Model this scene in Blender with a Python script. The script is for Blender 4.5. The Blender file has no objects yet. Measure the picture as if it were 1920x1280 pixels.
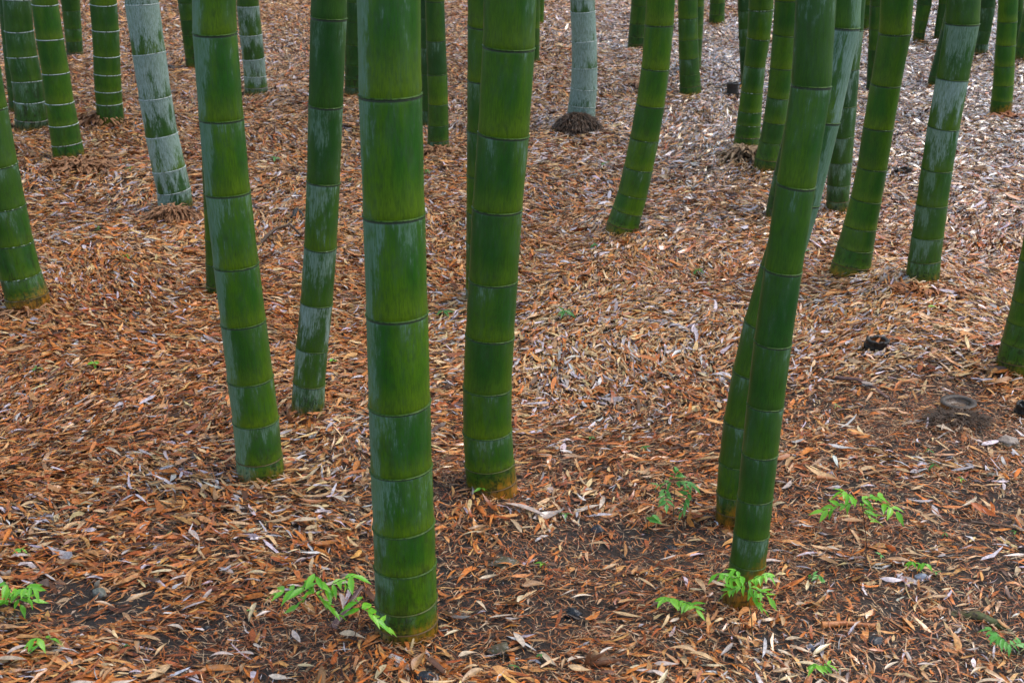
import bpy, math, random
import numpy as np
from mathutils import Vector, noise as mnoise

# ---------------------------------------------------------------- camera, sky, sun, exposure
SC = bpy.context.scene
COL = SC.collection
F = 2667.0; PX0, PY0 = 960.0, 640.0        # focal length and centre in photo pixels (50 mm lens)
PITCH = math.radians(20.7); CAMH = 1.66
cam = bpy.data.cameras.new('camera'); cam.lens = 50; cam.sensor_width = 36
cam.clip_start = 0.05; cam.clip_end = 400
co = bpy.data.objects.new('camera', cam); COL.objects.link(co)
co.location = (0, 0, CAMH); co.rotation_euler = (math.radians(90) - PITCH, 0, 0)
SC.camera = co
cam.dof.use_dof = True; cam.dof.focus_distance = 3.9; cam.dof.aperture_fstop = 11

SUN_EL, SUN_AZ = math.radians(64), math.radians(75)     # azimuth measured from +Y towards +X
w = bpy.data.worlds.new('World'); SC.world = w; w.use_nodes = True
wn = w.node_tree.nodes; wl = w.node_tree.links
sky = wn.new('ShaderNodeTexSky'); sky.sky_type = 'NISHITA'; sky.sun_disc = False
sky.sun_elevation = SUN_EL; sky.sun_rotation = SUN_AZ
sky.air_density = 1.2; sky.dust_density = 3.0; sky.ozone_density = 1.0
hs_ = wn.new('ShaderNodeHueSaturation'); hs_.inputs['Saturation'].default_value = .95      # thin overcast greys the blue
wl.new(sky.outputs[0], hs_.inputs['Color']); wl.new(hs_.outputs[0], wn['Background'].inputs[0]); wn['Background'].inputs[1].default_value = 0.15
sl = bpy.data.lights.new('sun', 'SUN'); sl.energy = 1.05; sl.angle = math.radians(35); sl.color = (1, .98, .94)
so = bpy.data.objects.new('sun', sl); COL.objects.link(so)
d = Vector((math.sin(SUN_AZ) * math.cos(SUN_EL), math.cos(SUN_AZ) * math.cos(SUN_EL), math.sin(SUN_EL)))
so.rotation_euler = d.to_track_quat('Z', 'Y').to_euler()
SC.view_settings.view_transform = 'Standard'; SC.view_settings.look = 'None'
SC.view_settings.gamma = 1.0; SC.view_settings.use_curve_mapping = False
SC.view_settings.exposure = 0.88

rng = np.random.default_rng(7); random.seed(7)
CP, SP = math.cos(PITCH), math.sin(PITCH)

# ---------------------------------------------------------------- geometry of the place
def ray(px, py):
    """direction of a photo pixel from the camera position"""
    a = (px - PX0) / F; b = -(py - PY0) / F
    return np.array([a, CP + b * SP, b * CP - SP])

def flat(px, py, z=0.0):
    r = ray(px, py); t = (z - CAMH) / r[2]
    return r[0] * t, r[1] * t

_MO = [(1735, 575, .055, .30), (165, 318, .05, .35), (1082, 240, .03, .28), (325, 425, .04, .30), (600, 800, .035, .18),
       (1400, 292, .05, .30), (195, 228, .06, .30), (1640, 532, .03, .25), (60, 590, .03, .2), (1800, 800, .02, .14),
       (1660, 650, .04, .3), (250, 930, .03, .4), (620, 900, .03, .3), (1140, 560, .04, .5), (1100, 700, -.03, .35),
       (1240, 1000, -.03, .25), (150, 1140, -.03, .2), (1600, 740, -.02, .3), (1450, 130, .06, .8), (480, 330, .05, .7)]
MO = [(*flat(a, b), h, r) for a, b, h, r in _MO]
def terrain(x, y):
    x = np.asarray(x, float); y = np.asarray(y, float)
    z = .018 * np.sin(1.3 * x + .7 * y + 1) + .014 * np.sin(2.1 * y - 1.1 * x + 2) + .008 * np.sin(4.3 * x + 2.9 * y) \
        + .007 * np.sin(6.1 * y - 3.7 * x + .5) + .004 * np.sin(11 * x + 7 * y) + .003 * np.sin(17 * y - 9 * x)
    for mx, my, h, r in MO:
        z = z + h * np.exp(-((x - mx) ** 2 + (y - my) ** 2) / (r * r))
    return z

def ground_at(px, py):
    z = 0.0
    for _ in range(12):
        x, y = flat(px, py, z); z = float(terrain(x, y))
    return x, y, z

def on_plane(px, py, Y):
    """point seen at a pixel on the upright plane y = Y; and camera depth there"""
    r = ray(px, py); t = Y / r[1]
    return np.array([r[0] * t, Y, CAMH + r[2] * t]), t

def pixel_of(x, y, z):
    dz = z - CAMH
    depth = y * CP - dz * SP
    return PX0 + F * x / depth, PY0 - F * (y * SP + dz * CP) / depth

# smooth random field on a lattice, for colour and density patches
class Field:
    def __init__(s, cell, seed):
        s.c = cell; s.g = np.random.default_rng(seed).random((256, 256))
    def __call__(s, x, y):
        u = x / s.c + 90.3; v = y / s.c + 40.7
        i = np.floor(u).astype(int); j = np.floor(v).astype(int); a = u - i; b = v - j
        a = a * a * (3 - 2 * a); b = b * b * (3 - 2 * b); g = s.g
        i &= 255; j &= 255; i1 = (i + 1) & 255; j1 = (j + 1) & 255
        return (g[i, j] * (1 - a) + g[i1, j] * a) * (1 - b) + (g[i, j1] * (1 - a) + g[i1, j1] * a) * b

# ---------------------------------------------------------------- materials
def mat(name):
    m = bpy.data.materials.new(name); m.use_nodes = True
    nt = m.node_tree
    return m, nt, nt.nodes['Principled BSDF']
class NB:
    def __init__(s, nt): s.nt = nt
    def n(s, t, **k):
        nd = s.nt.nodes.new(t)
        for a, b in k.items(): setattr(nd, a, b)
        return nd
    def put(s, sock, v):
        if v is None: return
        if isinstance(v, bpy.types.NodeSocket): s.nt.links.new(v, sock)
        else:
            if hasattr(sock.default_value, '__len__') and hasattr(v, '__len__') and len(sock.default_value) == 4 and len(v) == 3: v = (*v, 1)
            sock.default_value = v
    def math(s, op, a, b=None, c=None, clamp=False):
        nd = s.n('ShaderNodeMath', operation=op, use_clamp=clamp)
        for i, v in enumerate((a, b, c)): s.put(nd.inputs[i], v)
        return nd.outputs[0]
    def attr(s, name, out='Fac'): return s.n('ShaderNodeAttribute', attribute_name=name).outputs[out]
    def noise(s, vec, scale, detail=2, rough=.5, dist=0):
        nd = s.n('ShaderNodeTexNoise'); s.put(nd.inputs['Vector'], vec)
        nd.inputs['Scale'].default_value = scale; nd.inputs['Detail'].default_value = detail
        nd.inputs['Roughness'].default_value = rough; nd.inputs['Distortion'].default_value = dist
        return nd.outputs['Fac']
    def vmul(s, vec, f):
        nd = s.n('ShaderNodeVectorMath', operation='MULTIPLY'); s.put(nd.inputs[0], vec); nd.inputs[1].default_value = f
        return nd.outputs[0]
    def ramp(s, v, lo, hi, a=0., b=1., smooth=True):
        nd = s.n('ShaderNodeMapRange', interpolation_type='SMOOTHSTEP' if smooth else 'LINEAR')
        for i, x in enumerate((v, lo, hi, a, b)): s.put(nd.inputs[i], x)
        return nd.outputs[0]
    def mix(s, f, a, b):
        nd = s.n('ShaderNodeMix', data_type='RGBA'); s.put(nd.inputs[0], f); s.put(nd.inputs[6], a); s.put(nd.inputs[7], b)
        return nd.outputs[2]
    def bump(s, h, strength, dist=.01):
        nd = s.n('ShaderNodeBump'); nd.inputs['Strength'].default_value = strength; nd.inputs['Distance'].default_value = dist
        s.put(nd.inputs['Height'], h); return nd.outputs[0]

# bamboo skin: 'cyl' = (cos, sin, metres up + seed), 'prm' = (wax, darken, side, moss), 't' = place in the internode, 'hgt' = metres above the soil
M_culm, nt, bs = mat('bamboo_skin'); b = NB(nt)
cyl = b.attr('cyl', 'Vector'); t = b.attr('t'); hg = b.attr('hgt')
prm = b.n('ShaderNodeAttribute', attribute_name='prm'); sep = b.n('ShaderNodeSeparateColor'); nt.links.new(prm.outputs['Color'], sep.inputs[0])
wax, darken, side, moss = sep.outputs[0], sep.outputs[1], sep.outputs[2], prm.outputs['Alpha']
nA = b.noise(b.vmul(cyl, (1.1, 1.1, 5.)), 1.6, 3, .55)
nS = b.noise(b.vmul(cyl, (3.6, 3.6, 14.)), 1.3, 5, .72)
nF = b.noise(b.vmul(cyl, (14., 14., 26.)), 1.6, 5, .72)
nM = b.noise(b.vmul(cyl, (3., 3., 45.)), 1.5, 4, .7)
nG = b.noise(b.vmul(cyl, (6., 6., 90.)), 6., 2, .7)
nL = b.noise(b.vmul(cyl, (.9, .9, 3.)), 1.0, 2, .5)
green = b.mix(b.ramp(nL, .35, .65), (.022, .120, .004), (.080, .195, .001))
green = b.mix(darken, green, (.010, .062, .011))  # mixes to dark green, raised to darken culms farther back
green = b.mix(b.math('MULTIPLY', b.ramp(t, .45, .0), b.ramp(darken, 0, .7, .6, .05)), green, (.145, .220, .001))
green = b.mix(b.ramp(nF, .35, .70, 0, .55), green, (.006, .030, .006))
green = b.mix(b.ramp(nG, .45, .85, 0, .35), green, (.055, .12, .03))
spk = b.noise(b.vmul(cyl, (9., 9., 150.)), 3.5, 2, .5); alg = b.noise(b.vmul(cyl, (2., 2., 22.)), 1.2, 5, .7)
green = b.mix(b.math('MULTIPLY', b.ramp(spk, .70, .76), .5), green, (.020, .022, .008))
green = b.mix(b.ramp(alg, .52, .72, 0, .5), green, (.030, .060, .012))
m = b.math('MULTIPLY_ADD', wax, 1.55, -.93)
m = b.math('ADD', m, b.math('MULTIPLY', b.math('SUBTRACT', t, .55), .75))
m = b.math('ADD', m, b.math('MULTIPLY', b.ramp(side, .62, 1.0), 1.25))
m = b.math('ADD', m, b.math('MULTIPLY', b.math('SUBTRACT', nA, .5), 2.2))
m = b.math('ADD', m, b.math('MULTIPLY', b.math('SUBTRACT', nS, .5), 1.6))
m = b.math('ADD', m, b.math('MULTIPLY', b.math('SUBTRACT', nF, .5), 1.7))
m = b.math('ADD', m, b.math('MULTIPLY', b.math('SUBTRACT', nM, .5), .5))
wm = b.ramp(m, -.08, .42)
scr = b.noise(b.vmul(cyl, (26., 26., 14.)), 1.9, 3, .6)
wm = b.math('MULTIPLY', wm, b.ramp(scr, .36, .50, .35, 1.))
band = b.math('MULTIPLY', b.ramp(t, .90, 1.0), b.ramp(wax, .55, .9))
wm = b.math('MAXIMUM', wm, band)
wm = b.math('MULTIPLY', wm, b.ramp(nF, .38, .58, .45, 1.))
veil = b.math('MULTIPLY', b.ramp(m, -.7, .10), .22)
waxc = b.mix(b.ramp(wax, .45, .75), (.17, .29, .20), (.42, .55, .53))
c = b.mix(veil, green, (.09, .17, .09))
c = b.mix(b.math('MULTIPLY', wm, .78), c, waxc)
# soil stains and mossy blackening low on the culm
dn = b.math('ADD', hg, b.math('MULTIPLY', b.math('SUBTRACT', nM, .5), .11))
rust = b.ramp(b.math('SUBTRACT', dn, b.attr('rust')), .05, -.03)
c = b.mix(b.math('MULTIPLY', rust, .8), c, b.mix(b.ramp(nS, .4, .6), (.20, .085, .012), (.50, .17, .010)))
blk = b.math('MULTIPLY', b.ramp(nM, .50, .64), b.ramp(dn, .16, .02))
c = b.mix(b.math('MULTIPLY', blk, .85), c, (.012, .010, .006))
mo = b.math('MULTIPLY', b.ramp(b.noise(b.vmul(cyl, (2.5, 2.5, 16.)), 1.3, 4, .65), .5, .66), b.math('MULTIPLY', moss, b.ramp(hg, .5, .05)))
c = b.mix(b.math('MULTIPLY', mo, .85), c, (.018, .022, .008))
scar = b.math('MULTIPLY', b.ramp(t, .968, .978), b.ramp(nS, .28, .46))
scar = b.math('MULTIPLY', scar, b.ramp(wax, .85, .5))
c = b.mix(b.math('MULTIPLY', scar, .8), c, (.020, .018, .008))
b.put(bs.inputs['Base Color'], c)
b.put(bs.inputs['Roughness'], b.math('ADD', b.ramp(wm, 0, 1, .40, .60), b.ramp(nS, 0, 1, -.05, .08)))
bs.inputs['Specular IOR Level'].default_value = .30
b.put(bs.inputs['Normal'], b.bump(b.math('ADD', nF, b.math('MULTIPLY', nM, .5)), .18, .002))

M_ring, nt, bs = mat('bamboo_node'); b = NB(nt)
cyl = b.attr('cyl', 'Vector')
prm = b.n('ShaderNodeAttribute', attribute_name='prm'); sep = b.n('ShaderNodeSeparateColor'); nt.links.new(prm.outputs['Color'], sep.inputs[0])
white, hgt = sep.outputs[0], sep.outputs[1]
n1 = b.noise(b.vmul(cyl, (5., 5., 20.)), 1.5, 4, .65)
c = b.mix(b.ramp(n1, .4, .6), (.028, .085, .005), (.055, .11, .015))
wmk = b.math('MULTIPLY', b.ramp(b.math('ADD', n1, b.math('MULTIPLY', white, .5)), .72, .86), b.ramp(white, .05, .5, .15, 1.))
c = b.mix(wmk, c, (.50, .58, .56))
c = b.mix(b.math('MULTIPLY', b.ramp(n1, .52, .38), .7), c, (.02, .03, .008))
c = b.mix(b.ramp(hgt, .12, .0), c, (.12, .06, .02))
b.put(bs.inputs['Base Color'], c); bs.inputs['Roughness'].default_value = .5; bs.inputs['Specular IOR Level'].default_value = .25

# dead leaves: colour per leaf in 'lc', wetness in its alpha
def leaf_material(name, attrname='lc', obj_random=False):
    M, nt, bs = mat(name); b = NB(nt)
    if obj_random:
        oi = b.n('ShaderNodeObjectInfo')
        col = oi.outputs['Color']; wet = oi.outputs['Alpha']
    else:
        a = b.n('ShaderNodeAttribute', attribute_name=attrname); col = a.outputs['Color']; wet = a.outputs['Alpha']
    g = b.n('ShaderNodeNewGeometry').outputs['Position']
    n1 = b.noise(g, 90., 3, .6); n2 = b.noise(g, 420., 2, .6)
    k = b.math('ADD', b.ramp(n1, .3, .7, -.30, .22), b.ramp(n2, .3, .7, -.16, .16))
    hs = b.n('ShaderNodeHueSaturation'); b.put(hs.inputs['Value'], b.math('ADD', k, 1.0)); b.put(hs.inputs['Color'], col)
    b.put(bs.inputs['Base Color'], hs.outputs[0])
    b.put(bs.inputs['Roughness'], b.ramp(wet, 0, 1, .62, .17, smooth=False))
    b.put(bs.inputs['Specular IOR Level'], b.ramp(wet, 0, 1, .3, .8, smooth=False))
    b.put(bs.inputs['Coat Weight'], b.ramp(wet, .45, .9, 0, 1)); bs.inputs['Coat Roughness'].default_value = .07; bs.inputs['Coat IOR'].default_value = 1.6
    b.put(bs.inputs['Normal'], b.bump(n1, .25, .004))
    return M
M_litter = leaf_material('dead_leaf_litter')
M_leafobj = leaf_material('dead_leaf_single', obj_random=True)

M_soil, nt, bs = mat('soil'); b = NB(nt)
g = b.n('ShaderNodeNewGeometry').outputs['Position']
n1 = b.noise(g, 3., 5, .65); n2 = b.noise(g, 55., 5, .7); n3 = b.noise(g, 240., 3, .7)
c = b.mix(b.ramp(n1, .35, .65), (.032, .019, .012), (.060, .029, .015))
c = b.mix(b.ramp(n2, .42, .62), c, (.028, .022, .019))
c = b.mix(b.ramp(n3, .58, .75, 0, .6), c, (.16, .09, .05))
b.put(bs.inputs['Base Color'], c); b.put(bs.inputs['Roughness'], b.ramp(n2, .3, .7, .45, .85))
b.put(bs.inputs['Normal'], b.bump(b.math('ADD', n2, b.math('MULTIPLY', n3, .4)), .9, .02))

def simple(name, c1, c2, scale, r1=.5, r2=.7, bump=.4, spec=.5, dist=.004, c3=None):
    M, nt, bs = mat(name); b = NB(nt)
    tc = b.n('ShaderNodeNewGeometry').outputs['Position']
    n1 = b.noise(tc, scale, 5, .65); n2 = b.noise(tc, scale * 4.7, 3, .6)
    c = b.mix(b.ramp(n1, .38, .62), c1, c2)
    if c3: c = b.mix(b.ramp(n2, .55, .65), c, c3)
    b.put(bs.inputs['Base Color'], c); b.put(bs.inputs['Roughness'], b.ramp(n2, .3, .7, r1, r2))
    bs.inputs['Specular IOR Level'].default_value = spec
    b.put(bs.inputs['Normal'], b.bump(b.math('ADD', n1, b.math('MULTIPLY', n2, .4)), bump, dist))
    return M
M_stone_dark = simple('wet_black_stone', (.010, .011, .013), (.030, .032, .038), 60, .18, .4)
M_stone_grey = simple('grey_stone', (.12, .13, .11), (.20, .20, .17), 50, .4, .6, c3=(.07, .08, .05))
M_stone_blue = simple('blue_grey_stone', (.16, .18, .24), (.26, .28, .34), 40, .25, .45)
M_stone_brown = simple('mossy_brown_rock', (.10, .07, .04), (.055, .050, .018), 30, .4, .7, c3=(.22, .19, .17))
M_stone_pale = simple('pale_rock_top', (.22, .17, .14), (.30, .24, .20), 40, .4, .7, c3=(.10, .08, .06))
M_stump_side = simple('old_cut_bamboo_side', (.30, .12, .03), (.16, .07, .022), 45, .35, .6, c3=(.03, .02, .012))
M_stump_rim = simple('old_cut_bamboo_rim', (.035, .027, .022), (.085, .058, .042), 70, .35, .6)
M_stump_in = simple('old_cut_bamboo_inside', (.20, .13, .085), (.09, .055, .035), 50, .2, .5, c3=(.28, .25, .22))
M_charred = simple('blackened_stump', (.012, .011, .010), (.035, .030, .026), 50, .35, .7)
M_fibre_dark = simple('dark_root_fibre', (.040, .024, .014), (.085, .042, .020), 40, .5, .8)
M_fibre_tan = simple('tan_root_fibre', (.40, .20, .09), (.24, .10, .04), 40, .5, .8)
M_bark = simple('dead_twig', (.10, .055, .03), (.05, .03, .018), 60, .45, .7)
M_orange = simple('orange_stick', (.48, .19, .06), (.36, .12, .035), 50, .4, .6)
M_purple = simple('wet_leaf_sheath', (.10, .045, .04), (.17, .09, .075), 60, .2, .45)
M_mossy = simple('mossy_log', (.055, .075, .012), (.09, .055, .022), 25, .5, .8, c3=(.03, .022, .012))
M_stem = simple('seedling_stem', (.07, .10, .03), (.09, .06, .03), 60, .4, .6)
M_stem_red = simple('red_brown_seedling_stem', (.07, .022, .015), (.05, .018, .012), 60, .4, .6)

def green_leaf(name, c1, c2):
    M, nt, bs = mat(name); b = NB(nt)
    g = b.n('ShaderNodeNewGeometry').outputs['Position']
    n = b.noise(g, 45., 3, .6)
    oi = b.n('ShaderNodeObjectInfo').outputs['Random']
    c = b.mix(b.ramp(b.math('ADD', b.math('MULTIPLY', n, .5), b.math('MULTIPLY', oi, .5)), .25, .75), c1, c2)
    vein = b.attr('vein')
    c = b.mix(b.math('MULTIPLY', vein, .5), c, (.16, .50, .09))
    b.put(bs.inputs['Base Color'], c); bs.inputs['Roughness'].default_value = .28
    tr = b.n('ShaderNodeBsdfTranslucent'); b.put(tr.inputs['Color'], b.mix(.5, c, (.16, .62, .03)))
    ms = b.n('ShaderNodeMixShader'); ms.inputs[0].default_value = .38
    nt.links.new(bs.outputs[0], ms.inputs[1]); nt.links.new(tr.outputs[0], ms.inputs[2])
    nt.links.new(ms.outputs[0], nt.nodes['Material Output'].inputs['Surface'])
    return M
M_green = green_leaf('seedling_leaf', (.16, .50, .025), (.30, .66, .06))
M_green_dull = green_leaf('small_dull_leaf', (.05, .16, .035), (.11, .25, .07))
M_green_blue = green_leaf('blue_green_leaf', (.12, .40, .08), (.22, .52, .14))

# ---------------------------------------------------------------- object helpers
def tag(o, label=None, cat=None, group=None, kind=None):
    if label: o['label'] = label
    if cat: o['category'] = cat
    if group: o['group'] = group
    if kind: o['kind'] = kind
    return o
def empty(name, loc, label, cat, group=None):
    o = bpy.data.objects.new(name, None); COL.objects.link(o); o.location = loc; o.empty_display_size = .1
    return tag(o, label, cat, group)
def mesh_np(name, V, Fc, material, smooth=True, attrs=()):
    """V (n,3); Fc list of equal-length face index arrays"""
    me = bpy.data.meshes.new(name)
    V = np.ascontiguousarray(V, np.float32)
    me.vertices.add(len(V)); me.vertices.foreach_set('co', V.ravel())
    idx = np.concatenate([f.ravel() for f in Fc]).astype(np.int32)
    tot = np.concatenate([np.full(len(f), f.shape[1]) for f in Fc]).astype(np.int32)
    st = np.concatenate([[0], np.cumsum(tot)[:-1]]).astype(np.int32)
    me.loops.add(len(idx)); me.loops.foreach_set('vertex_index', idx)
    me.polygons.add(len(tot)); me.polygons.foreach_set('loop_start', st); me.polygons.foreach_set('loop_total', tot)
    if smooth: me.polygons.foreach_set('use_smooth', np.ones(len(tot), bool))
    me.materials.append(material)
    for an, ty, data in attrs:
        a = me.attributes.new(an, ty, 'POINT')
        key = {'FLOAT': 'value', 'FLOAT_VECTOR': 'vector', 'FLOAT_COLOR': 'color'}[ty]
        a.data.foreach_set(key, np.ascontiguousarray(data, np.float32).ravel())
    me.update(calc_edges=True); me.validate()
    return me
def obj(name, me, parent=None, loc=None, rot=None):
    o = bpy.data.objects.new(name, me); COL.objects.link(o)
    if parent: o.parent = parent
    if loc is not None: o.location = loc
    if rot is not None: o.rotation_euler = rot
    return o
def grid_faces(rows, cols, wrap=True):
    r = np.arange(rows - 1)[:, None]; c = np.arange(cols if wrap else cols - 1)[None, :]
    c2 = (c + 1) % cols if wrap else c + 1
    a = r * cols + c; bb = r * cols + c2; cc = (r + 1) * cols + c2; dd = (r + 1) * cols + c
    return np.stack([a, bb, cc, dd], -1).reshape(-1, 4)
def tube(points, radii, segs=6, cap=True):
    P = [np.array(p, float) for p in points]; V = []; n = len(P)
    for i, p in enumerate(P):
        tg = P[min(i + 1, n - 1)] - P[max(i - 1, 0)]; tg /= np.linalg.norm(tg) + 1e-9
        up = np.array([0, 0, 1.]) if abs(tg[2]) < .9 else np.array([1., 0, 0])
        s = np.cross(tg, up); s /= np.linalg.norm(s); u = np.cross(s, tg)
        for k in range(segs):
            a = 2 * math.pi * k / segs; V.append(p + radii[i] * (math.cos(a) * s + math.sin(a) * u))
    Fc = [grid_faces(n, segs)]
    if cap:
        Fc.append(np.array([list(range(segs))])); Fc.append(np.array([[(n - 1) * segs + k for k in range(segs)]]))
    return np.array(V), Fc

# ---------------------------------------------------------------- ground
def axis(lo, a, bb, hi, fine, n):
    return np.concatenate([-np.geomspace(a - lo + 1, 1, n)[:-1] + 1 + a, np.arange(a, bb, fine), np.geomspace(1, hi - bb + 1, n) - 1 + bb])
gx = axis(-160, -6.5, 6.5, 160, .05, 24); gy = axis(-30, 1.5, 15, 260, .05, 26)
X, Y = np.meshgrid(gx, gy); Zg = terrain(X, Y) + .006 * Field(.09, 3)(X, Y)
far = np.clip((np.hypot(X, Y - 7) - 14) / 20, 0, 1)
Zg = Zg * (1 - far) - .002
ground = obj('ground', mesh_np('ground', np.stack([X, Y, Zg], -1).reshape(-1, 3), [grid_faces(len(gy), len(gx), False)], M_soil))
tag(ground, 'dark damp soil of the grove floor under brown fallen bamboo leaves', None, None, 'structure')

# ---------------------------------------------------------------- culms
G_CULM = 'bamboo culms standing in the grove'
TH = np.linspace(0, 2 * math.pi, 28, endpoint=False)
culm_bases = []
def culm(label, rows, nodes, base, wax=.3, darken=.2, side=200, ringw=0., moss=0., rust=0., ss=.7, tilt=0., lean_y=None, segs=28, blend=.5):
    """rows = (y, left x, right x) of the outline in the photo; nodes = y of each ring in front; base = y of the foot"""
    seed = rng.random() * 60
    rows = sorted(rows); yy = np.array([r[0] for r in rows], float)
    cx = np.array([(r[1] + r[2]) / 2 for r in rows], float); ww = np.array([r[2] - r[1] for r in rows], float)
    if len(rows) > 3:
        pf = np.polyfit(yy, ww, 2); ww = blend * ww + (1 - blend) * np.polyval(pf, yy)
    wat = lambda y: float(np.interp(y, yy, ww)); xat = lambda y: float(np.interp(y, yy, cx))
    def down(y): return math.sin(PITCH + math.atan((y - PY0) / F))
    yb = base - .5 * wat(base) * down(base)
    bx, by, bz = ground_at(xat(yb), yb)
    if lean_y is None: lean_y = rng.normal(0, .012)
    def pt(y):
        p, dep = on_plane(xat(y), y, by)
        return p, .5 * wat(y) * dep / F
    ny = sorted([n - .5 * wat(n) * down(n) for n in nodes], reverse=True)     # foot to top
    ny = [n for n in ny if n < yb - 3]
    allr = [yb + 9] + ny
    C, R = [], []
    for y in allr:
        p, r = pt(y); C.append(p); R.append(r)
    C[0][2] = min(C[0][2], bz - .03)
    # top above the frame: keep the direction, slowly straighten
    p_top, r_top = pt(min(-3, ny[-1] - 8)); dvec = (p_top - C[-1]); dvec = dvec / max(dvec[2], 1e-3)
    p0, _ = pt(yy[0] + min(350, .7 * (yb - yy[0]))); dlong = (p_top - p0); dlong = dlong / dlong[2]
    slope = dlong[:2].copy()
    L = C[-1][2] - C[-2][2]; Ls = [C[i + 1][2] - C[i][2] for i in range(len(C) - 1)]
    grow = 1.06; L = max(L, .10) * grow
    pos = C[-1].copy(); rr = R[-1]; upper = []
    while pos[2] < 7.2:
        L = min(L * grow, .36); slope *= .975
        pos = pos + np.array([slope[0] * L, slope[1] * L, L]); rr *= .988
        upper.append((pos.copy(), rr))
    n_seen = 0
    # rings that still show in the frame are parts of their own: one internode reaches over the frame edge
    if upper: C.append(upper[0][0]); R.append(upper[0][1]); upper = upper[1:]
    root = empty('bamboo_culm', (bx, by, bz), label, 'bamboo', G_CULM)
    O = np.array([bx, by, bz])
    culm_bases.append((bx, by, bz, R[1], darken))
    slx = []
    for i in range(len(C)):
        a = C[max(i - 1, 0)]; c = C[min(i + 1, len(C) - 1)]; dd = (c - a) / max(c[2] - a[2], 1e-3)
        slx.append((-dd[0] + tilt + rng.normal(0, .022), -dd[1] + rng.normal(0, .03)))
    a0 = math.radians(side); thv = np.linspace(0, 2 * math.pi, segs, endpoint=False)
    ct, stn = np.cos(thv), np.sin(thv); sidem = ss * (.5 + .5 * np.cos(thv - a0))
    S = np.array([0, .02, .05, .12, .3, .5, .7, .86, .94, .975, .99, 1.])
    PR = np.array([.985, .998, 1.006, .990, .990, 1., 1., 1.0, 1.006, 1.008, .988, .974])
    for i in range(len(C) - 1):
        V = []; A1 = []; A2 = []; A3 = []; A4 = []
        wx = np.clip(wax + rng.normal(0, .10), 0, 1.2); agj = float(np.clip(darken + rng.normal(0, .14), 0, 1))
        for s, pr in zip(S, PR):
            c = C[i] * (1 - s) + C[i + 1] * s; r = (R[i] * (1 - s) + R[i + 1] * s) * pr
            if i == 0: r *= 1 + .05 * (1 - s)
            sx = slx[i][0] * (1 - s) + slx[i + 1][0] * s; sy = slx[i][1] * (1 - s) + slx[i + 1][1] * s
            V.append(np.stack([c[0] + r * ct, c[1] + r * stn, c[2] + r * (ct * sx + stn * sy)], -1) - O)
            k = r / .06
            A1.append(np.stack([ct * k, stn * k, np.full(segs, c[2] + seed + i * .37)], -1))
            A2.append(np.full(segs, s)); A3.append(np.full(segs, c[2] - bz))
            A4.append(np.stack([np.full(segs, wx), np.full(segs, agj), sidem, np.full(segs, moss)], -1))
        me = mesh_np('internode', np.concatenate(V), [grid_faces(len(S), segs)], M_culm, True,
                     [('cyl', 'FLOAT_VECTOR', np.concatenate(A1)), ('t', 'FLOAT', np.concatenate(A2)),
                      ('hgt', 'FLOAT', np.concatenate(A3)), ('rust', 'FLOAT', np.tile(rust * (.65 + .35 * ct), len(V))), ('prm', 'FLOAT_COLOR', np.concatenate(A4))])
        obj('internode', me, root)
    def ring_arrays(c, r, sl):
        h = .0006 + .012 * r; V = []; A = []
        for dz, pr in ((-1.5, .985), (-1.15, 1.010), (-.75, 1.034), (-.2, 1.040), (.2, 1.030), (.7, 1.006), (1.6, .968)):
            q = r * pr
            wob = 1 + .35 * np.sin(3 * thv + c[2] * 40) * .15
            V.append(np.stack([c[0] + q * ct, c[1] + q * stn, c[2] + dz * h * wob + q * (ct * sl[0] + stn * sl[1])], -1) - O)
            A.append(np.stack([ct * r / .06, stn * r / .06, np.full(segs, c[2] + seed)], -1))
        return np.concatenate(V), np.concatenate(A)
    for i in range(1, len(C)):
        V, A = ring_arrays(C[i], R[i], slx[i])
        P = np.tile([ringw, max(0, C[i][2] - bz), 0, 1], (len(V), 1))
        obj('node_ring', mesh_np('node_ring', V, [grid_faces(7, segs)], M_ring, True, [('cyl', 'FLOAT_VECTOR', A), ('prm', 'FLOAT_COLOR', P)]), root)
    # the rest of the stem, wholly above the frame, as one part
    V = []; A1 = []; A2 = []; A3 = []; A4 = []; pc, prr = C[-1], R[-1]
    for c1, r1 in upper:
        for s, pr in ((0., .98), (.06, .975), (.5, 1.), (.97, 1.01), (.99, 1.045), (1., 1.03)):
            c = pc * (1 - s) + c1 * s; r = (prr * (1 - s) + r1 * s) * pr
            V.append(np.stack([c[0] + r * ct, c[1] + r * stn, np.full(segs, c[2])], -1) - O)
            A1.append(np.stack([ct, stn, np.full(segs, c[2] + seed)], -1)); A2.append(np.full(segs, min(s, .96))); A3.append(np.full(segs, c[2] - bz))
            A4.append(np.stack([np.full(segs, wax), np.full(segs, darken), sidem, np.full(segs, moss)], -1))
        pc, prr = c1, r1
    me = mesh_np('upper_stem', np.concatenate(V), [grid_faces(len(V), segs)], M_culm, True,
                 [('cyl', 'FLOAT_VECTOR', np.concatenate(A1)), ('t', 'FLOAT', np.concatenate(A2)),
                  ('hgt', 'FLOAT', np.concatenate(A3)), ('rust', 'FLOAT', np.tile(rust * (.65 + .35 * ct), len(V))), ('prm', 'FLOAT_COLOR', np.concatenate(A4))])
    obj('upper_stem', me, root)
    return root

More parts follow.
